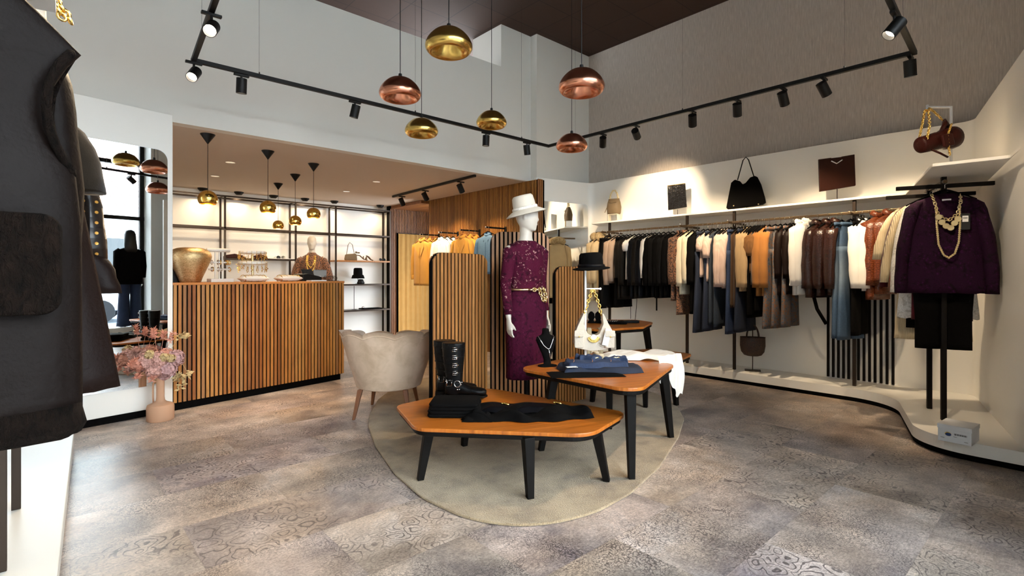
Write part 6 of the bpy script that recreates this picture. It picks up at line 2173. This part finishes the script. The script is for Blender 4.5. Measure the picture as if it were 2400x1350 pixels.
nt_ = thing('ring_holder', 'row of thin dark bangles on a rack at the right counter end', 'jewellery stand', ni, A11)
for k in range(7):
    MB().tube([(-.08 + k * .024, math.cos(a) * .03, .032 + math.sin(a) * .03) for a in [2 * math.pi * i / 18 for i in range(18)]], .0022, 5, closed=True).build('bangle', M['bronze'], nt_, smooth=True)
MB().bb(-.10, .09, -.035, .035, 0, .004).build('tray', M['felt'], nt_)
pp = thing('paper_stack', 'small stack of white paper slips on the counter by the till', 'paper', onct(742, .12), A11)
MB().bb(-.10, .10, -.05, .05, 0, .012).build('sheet_pile', M['paper'], pp)

# ---------------------------------------------------------------- things on the rear shelves
def rsh(px, z, y=9.54):
    x, f = on_y(px, y)
    return (x, y, z + .014)


zz = 1.52
q = rsh(565, zz)
for k, (px, w, lab) in enumerate([(548, .36, 'brown handbag lying flat on the middle rear shelf, left'), (608, .26, 'dark brown clutch lying on the middle rear shelf, right')]):
    o = thing('clutch_bag', lab, 'handbag', rsh(px, zz), 0)
    MB().plate([(-w / 2, 0), (w / 2, 0), (w / 2 * .7, .05), (0, .075), (-w / 2 * .7, .05)], -.07, .07).build('bag_body', M['leather_bag'], o, bevel=.012)
    MB().tube([(-.1, -.06, .04), (-.13, -.1, .012), (-.05, -.12, .01), (.04, -.1, .012)], .006).build('strap', M['leather_bag'], o)
o = thing('sunglasses', 'pair of dark sunglasses on white paper on the rear shelf', 'sunglasses', rsh(655, zz), 0)
for s in (-1, 1):
    MB().lathe([(0, -.003), (.034, -.003), (.034, .003), (0, .003)], (0, 0, 0), 20, Matrix.Rotation(R(70), 3, 'X')).build('lens', M['car_glass'], o, loc=(s * .042, -.08, .026))
    MB().tube([(s * .075, -.08, .035), (s * .075, .06, .03)], .003).build('temple', M['black'], o)
MB().tube([(-.012, -.08, .035), (.012, -.08, .035)], .003).build('bridge', M['black'], o)
o = thing('paper_sheet', 'white sheet under the sunglasses on the rear shelf', 'paper', rsh(655, zz), 0)
MB().bb(-.2, .2, -.14, .14, .0, .008).build('sheet', M['paper'], o)
o = thing('handbag', 'beige handbag with tall strap on the right rear shelf', 'handbag', rsh(822, zz), R(-10))
MB().plate(rpoly([(-.12, 0), (.12, 0), (.10, .14), (-.10, .12)], .03), -.05, .05).build('bag_body', M['leather_beige'], o, bevel=.015)
MB().tube([(-.08, 0, .12), (-.05, 0, .30), (-.02, 0, .35), (.03, 0, .31), (.07, 0, .13)], .006).build('strap', M['leather_beige'], o)
o = thing('shoe', 'beige high-heeled sandal with ankle bow on the right rear shelf', 'shoe', rsh(848, zz), R(-5))
MB().tube([(-.10, 0, .11), (-.04, 0, .10), (.04, 0, .03), (.12, 0, .015)], [.02, .026, .022, .02], 10, flat=.4).build('insole', M['leather_beige'], o, smooth=True)
MB().tube([(-.11, 0, .10), (-.10, 0, .0)], [.012, .006], 8).build('heel', M['leather_beige'], o)
MB().tube([(.02, -.03, .04), (.03, 0, .085), (.04, .03, .04)], .010, 8).tube([(.07, -.03, .03), (.08, 0, .06), (.09, .03, .03)], .010, 8).build('toe_strap', M['leather_beige'], o, smooth=True)
MB().tube([(math.cos(a) * .032 - .09, math.sin(a) * .03, .15) for a in [2 * math.pi * i / 14 for i in range(14)]], .006, 6, closed=True).ball((-.07, -.02, .155), .022, 8, (1.2, .5, .7)).ball((-.12, -.02, .165), .022, 8, (1.2, .5, .7)).build('ankle_bow', M['leather_beige'], o, smooth=True)
o = thing('shoe', 'second beige sandal lying on its side on the right rear shelf', 'shoe', rsh(866, zz), R(30))
MB().tube([(-.10, 0, .10), (-.04, 0, .08), (.04, 0, .03), (.11, 0, .015)], [.02, .024, .022, .02], 10, flat=.4).build('insole', M['leather_beige'], o, smooth=True)
MB().tube([(-.10, 0, .09), (-.10, 0, .0)], [.012, .006], 8).build('heel', M['leather_beige'], o)
o = thing('sunglasses', 'brown sunglasses at the right end of the rear shelf', 'sunglasses', rsh(893, zz), 0)
for s in (-1, 1): MB().lathe([(0, -.003), (.03, -.003), (.03, .003), (0, .003)], (0, 0, 0), 20, Matrix.Rotation(R(60), 3, 'X')).build('lens', M['car_glass'], o, loc=(s * .04, -.06, .03))
MB().tube([(-.012, -.06, .035), (.012, -.06, .035)], .003).build('bridge', M['black'], o)
# bucket hat on a stand
zz = 1.065
q = rsh(839, zz)
o = thing('display_stand', 'thin metal hat stand under the black bucket hat on the rear shelf', 'display stand', q)
MB().lathe([(0, 0), (.05, 0), (.05, .006), (.005, .01), (.005, .19), (0, .19)], n=20).build('pole', M['black'], o)
o = thing('hat', 'black bucket hat on a thin stand on the rear shelf', 'hat', (q[0], q[1], q[2] + .165))
hat(o, 'hat_black', .085, .125, .15, (0, 0, 0), Matrix.Identity(3), 'hat_body', droop=.055)
o = thing('handbag', 'small black crumpled pouch below the bucket hat', 'handbag', (q[0] + .01, q[1] - .10, q[2]))
MB().rings([[(math.cos(a) * w, math.sin(a) * w * .5, z) for a in [2 * math.pi * i / 16 for i in range(16)]] for z, w in [(0, .07), (.02, .08), (.06, .06), (.09, .045), (.095, .02)]]).build('pouch', M['leather_boot'], o, smooth=True)
o = thing('tray', 'black tray with silver jewellery on the lowest visible rear shelf', 'tray', rsh(870, .565))
MB().bb(-.22, .2, -.1, .1, 0, .02).build('tray_body', M['felt'], o, bevel=.004)
MB().ball((-.2, -.06, .04), .03, 8, (1.2, .8, .8)).build('silver_brooch', M['silver'], o, smooth=True)
o = thing('display_stand', 'thin tall pole standing on the lowest visible rear shelf', 'display stand', rsh(830, .565))
MB().lathe([(0, 0), (.05, 0), (.05, .006), (.005, .01), (.005, .46), (0, .46)], n=20).build('pole', M['black'], o)
o = thing('folded_scarf', 'white folded scarf on the rear shelf below the sandals', 'scarf', rsh(808, 1.065))
MB().bb(-.12, .12, -.08, .08, 0, .016).build('cloth', M['white_cotton'], o, bevel=.004)

# ---------------------------------------------------------------- bags on the shelf above the rail
SZ = 2.034
def shp(px, X=6.22):
    y, f = on_x(px, X)
    return y, f


def riser(label, px, h, X=6.24, mat='bronze'):
    y, f = shp(px, X)
    o = thing('display_stand', label, 'display stand', (X, y, SZ), -math.pi / 2 + R(10))
    MB().bb(-.05, .05, -.04, .04, 0, .006).build('base', M[mat], o)
    MB().tube([(0, 0, 0), (0, 0, h)], .004, 8).build('pole', M[mat], o)
    return y, f


# bucket bag
y, f = shp(1437)
o = thing('handbag', 'tan bucket bag with chain handle on the shelf, farthest left', 'handbag', (6.24, y, 2.155), -math.pi / 2 + R(15))
MB().rings([[(math.cos(a) * w, math.sin(a) * d, z) for a in [2 * math.pi * i / 28 for i in range(28)]] for z, w, d in [(0, .098, .06), (.012, .105, .065), (.10, .112, .07), (.17, .100, .055), (.215, .085, .035), (.225, .088, .03)]]).build('bag_body', M['leather_beige'], o, smooth=True)
chain([(-.065, 0, .22), (-.05, 0, .30), (-.02, 0, .345), (.0, 0, .35), (.02, 0, .345), (.05, 0, .30), (.065, 0, .22)], .013, .005, 'chain_handle', M['palegold'], o)
MB().tube([(-.06, -.06, .17), (0, -.07, .16), (.06, -.06, .17)], .004).tube([(-.08, -.07, .10), (-.11, -.08, .02)], .005).build('drawstring', M['leather_beige'], o)
o = thing('display_stand', 'clear acrylic riser under the tan bucket bag', 'display stand', (6.24, y, SZ), -math.pi / 2 + R(15))
for s in (-1, 1): MB().bb(s * .07 - .004, s * .07 + .004, -.05, .05, 0, .115).build('side', M['acrylic'], o)
MB().bb(-.074, .074, -.05, .05, .112, .119).build('top', M['acrylic'], o)
# croc pouch
y, f = riser('thin stand under the black croc patterned pouch', 1588, .09)
o = thing('handbag', 'flat black croc patterned pouch leaning on the shelf', 'handbag', (6.24, y, 2.12), 0, rot=(R(6), R(0), -math.pi / 2 + R(22)))
MB().plate(rpoly([(-.12, 0), (.12, .03), (.105, .345), (-.125, .33)], .008), -.012, .012).build('pouch', M['croc_black'], o, bevel=.005)
MB().tube([(-.122, -.014, .325), (.10, -.014, .34)], .004).build('zip', M['gold'], o)
# suede hobo
y, f = riser('thin stand under the black suede bag with rope handle', 1750, .06)
o = thing('handbag', 'black suede bag with tall thin handle on the shelf', 'handbag', (6.22, y, 2.065), -math.pi / 2 + R(18))
MB().plate([(-.215, .0), (-.20, -.015), (.18, .02), (.215, .04), (.205, .10), (.165, .26), (.13, .34), (.10, .36), (.05, .345), (.0, .285), (-.03, .27), (-.06, .31), (-.12, .335), (-.16, .30), (-.19, .14)], -.05, .05).build('bag_body', M['black_cloth'], o, bevel=.016, seg=3, auto=60)
MB().tube([(-.09, -.02, .33), (-.03, -.02, .56), (.0, 0, .60), (.03, -.02, .56), (.09, -.02, .35)], .006, 8).build('handle', M['leather_boot'], o, smooth=True)
for x in (-.13, .14): MB().ball((x, -.055, .02), .008, 6).build('metal_foot', M['palegold'], o)
# brown tote
y, f = riser('thin stand under the chocolate brown tote', 1962, .14)
o = thing('handbag', 'chocolate brown leather tote with cut-out handle on the shelf', 'handbag', (6.20, y, 2.15), -math.pi / 2 + R(30))
MB().plate(rpoly([(-.155, -.01), (.175, .035), (.165, .35), (-.165, .33)], .008), -.025, -.008).build('front_panel', M['leather_tote'], o, bevel=.004)
bp = [(-.155, -.01), (.175, .035), (.170, .365), (.05, .35), (.045, .325), (.0, .30), (-.04, .32), (-.045, .345), (-.165, .335)]
MB().plate(bp, -.008, .012).build('rear_panel', M['leather_tote'], o, bevel=.003)
MB().tube([(-.05, -.028, .305), (.0, -.028, .275), (.05, -.028, .31)], .012, 8, flat=.4).build('handle_cutout', M['paper'], o, smooth=True)
# maroon chain bag on the peninsula shelf
qx, qy = xy(2203, 3.68)
o = thing('handbag', 'maroon leather barrel bag with gold chain on the right end shelf', 'handbag', (qx, qy, 2.12), YAW - math.pi / 2 + R(-6), rot=(0, R(-14), YAW - math.pi / 2 + R(10)))
o.scale = (.88, .88, .88)
mb = MB()
mb.rings([[(x, math.cos(a) * r, .10 + math.sin(a) * r * 1.05) for a in [2 * math.pi * i / 24 for i in range(24)]] for x, r in [(-.180, .015), (-.178, .050), (-.165, .062), (-.08, .066), (-.01, .070), (.03, .066), (.05, .078), (.12, .088), (.165, .082), (.178, .055), (.18, .02)]])
mb.build('bag_body', M['leather_bag'], o, smooth=True)
MB().plate(rpoly([(-.07, -.05), (.03, -.05), (.03, .05), (-.07, .05)], .015), -.024, 0).build('front_pocket', M['leather_bag'], o, bevel=.008, loc=(.0, -.085, .085))
MB().tube([(.04, 0, .15), (.08, -.02, .22), (.10, 0, .24), (.13, .0, .20), (.15, 0, .12)], [.03, .03, .025, .02, .02], 10, flat=.5).build('flap', M['leather_bag'], o, smooth=True)
chain([(-.15, -.05, .14), (-.10, -.05, .24), (-.05, -.02, .36), (-.01, 0, .37), (.03, 0, .33), (.08, -.01, .25)], .011, .004, 'chain_strap', M['gold'], o)
chain([(-.15, .02, .14), (-.11, 0, .26), (-.06, 0, .36), (-.02, 0, .365)], .011, .004, 'chain_strap', M['gold'], o)
chain([(.05, -.09, .20), (-.02, -.10, .12), (-.03, -.10, .02), (-.02, -.09, -.04)], .009, .0035, 'hanging_chain', M['gold'], o)
MB().tube([(-.11, -.03, .045), (-.07, -.06, .0), (-.02, -.07, -.045)], .008, 8).build('leather_tab', M['leather_bag'], o, smooth=True)
sx_, sy_ = xy(2229, 3.80)
o = thing('display_stand', 'white square metal hook stand behind the maroon chain bag', 'display stand', (sx_, sy_, SZ), YAW - math.pi / 2)
MB().bb(-.06, .06, -.05, .05, 0, .005).build('base', M['white_metal'], o)
MB().bb(-.006, .006, -.006, .006, 0, .46).bb(-.18, .006, -.006, .006, .448, .46).bb(-.18, -.168, -.006, .006, .435, .47).build('hook_frame', M['white_metal'], o)

# woven bag on a low stand on the plinth
wq = P(1764, 869, .127)
o = thing('display_stand', 'low dark metal stand holding the woven brown bag', 'display stand', (wq.x, wq.y, .127), -math.pi / 2 + R(25))
MB().bb(-.085, .085, -.05, .05, 0, .012).build('base_plate', M['bronze'], o)
MB().tube([(0, 0, .01), (0, 0, .52)], .005, 8).build('pole', M['bronze'], o)
fwq = F * (E - .127) / (869 - HZ)
zb = zat(834, fwq)
o = thing('handbag', 'woven brown basket bag with arched handle on the plinth stand', 'handbag', (wq.x, wq.y, zb), -math.pi / 2 + R(25))
MB().rings([[(math.cos(a) * w, math.sin(a) * d, z) for a in [2 * math.pi * i / 28 for i in range(28)]] for z, w, d in [(0, .06, .035), (.01, .095, .045), (.05, .125, .055), (.12, .137, .06), (.215, .135, .055), (.225, .137, .05)]]).build('bag_body', M['wicker'], o, smooth=True)
MB().tube([(math.cos(R(a)) * .065, 0, .21 + math.sin(R(a)) * .15) for a in range(0, 181, 12)], .010, 8).build('handle', M['wicker'], o, smooth=True)

# shoebox on the right plinth end
ba = P(2198, 1031, .127); bb2 = P(2277, 1047, .127); bc = P(2306, 1027, .127)
dx = (bb2 - ba); Lb = .335
ang = math.atan2(dx.y, dx.x)
o = thing('shoebox', 'white cardboard shoebox with blue logo on the right plinth end', 'box', (ba.x, ba.y, .1275), ang)
Lx = dx.length
Wd = .20
MB().bb(0, Lx, 0, Wd, 0, .10).build('box_body', M['card_white'], o, bevel=.002)
MB().bb(-.003, Lx + .003, -.003, Wd + .003, .085, .115).build('lid', M['card_white'], o, bevel=.002)
MB().lathe([(0, -.0005), (1, -.0005), (1, .0005), (0, .0005)], (0, 0, 0), 28, Matrix.Diagonal((.017, .012, 1))).build('logo_disc', M['yellow_ink'], o, loc=(Lx * .31, -.0012, .054))
MB().lathe([(0, -.0005), (1, -.0005), (1, .0005), (0, .0005)], (0, 0, 0), 28, Matrix.Diagonal((.016, .011, 1))).build('logo_disc', M['blue_ink'], o, loc=(Lx * .32, -.0020, .052))
for ch in o.children:
    if ch.name.startswith('logo_disc'): ch.rotation_euler = (math.pi / 2, 0, 0)
mb = MB()
for k in range(16): mb.box((Lx * .50 + k * .0042, -.0008, .058), (.0028 if k % 3 else .0016, .0008, .011))
mb.build('printed_line', M['black_ink'], o)
mb = MB()
for k in range(5): mb.box((Lx * .10 + k * .004, -.0008, .026), (.0024, .0006, .004)); mb.box((Lx * .48 + k * .004, -.0008, .042), (.0024, .0006, .003)); mb.box((Lx * .80 + k * .004, -.0008, .018), (.0024, .0006, .004))
mb.build('small_print', M['black_ink'], o)

# gold chained white bag on the left shelf, just above the vest shoulder
x_, y_ = xy(158, 1.72)
o = thing('handbag', 'white bag with gold chain on the left shelf at the top edge', 'handbag', (x_ - .10, y_ + .0, 2.053), R(0))
MB().plate(rpoly([(-.16, 0), (.05, 0), (.04, .20), (-.15, .20)], .02), -.05, .05).build('bag_body', M['leather_white'], o, bevel=.012)
chain([(.04, -.06, .12), (.08, -.07, .06), (.10, -.07, .03), (.105, -.07, .02)], .013, .005, 'chain_strap', M['gold'], o)
chain([(.03, -.06, .10), (.07, -.08, .05), (.09, -.08, .015)], .013, .005, 'chain_strap', M['gold'], o)

# ---------------------------------------------------------------- sub-parts: hang small pieces on the part that carries them
def stem(n):
    return n.split('.')[0]


SUBS = {'lamp_disc': 'lamp_head', 'buckle': 'strap', 'pocket_flap': 'side_pocket', 'snap': 'side_pocket', 'sticker': 'card', 'bar_code': 'card', 'care_label': 'neck_label',
        'belt_chain': 'belt', 'belt_loop': 'belt', 'bulb': 'lamp_shade', 'end_knob': 'arm', 'logo_disc': 'box_body', 'printed_line': 'box_body', 'small_print': 'box_body',
        'fur_pocket': 'body', 'button': 'body', 'medallion': 'bag_body', 'ornament_link': 'bag_body', 'velvet_ring': 'post', 'hat_band': 'hat', 'wire_clamp': 'suspension_wire',
        'zip': 'pouch', 'heel': 'sole', 'clasp': 'waistband', 'grille': 'frame', 'hub': 'pole', 'metal_foot': 'bag_body'}


def centre(o):
    m = o.matrix_basis
    c = Vector((0, 0, 0))
    for p in o.bound_box: c += Vector(p) / 8
    return m @ c


bpy.context.view_layer.update()
for root in [o for o in scene.objects if o.parent is None and o.type == 'EMPTY']:
    kids = list(root.children)
    for ch in kids:
        tgt = SUBS.get(stem(ch.name))
        if not tgt or ch.type != 'MESH': continue
        cand = [k for k in kids if stem(k.name) == tgt and k.type == 'MESH' and k != ch]
        if not cand: continue
        c = centre(ch)
        par = min(cand, key=lambda k: (centre(k) - c).length)
        inv = par.matrix_basis.inverted()
        ch.parent = par
        ch.matrix_parent_inverse = inv
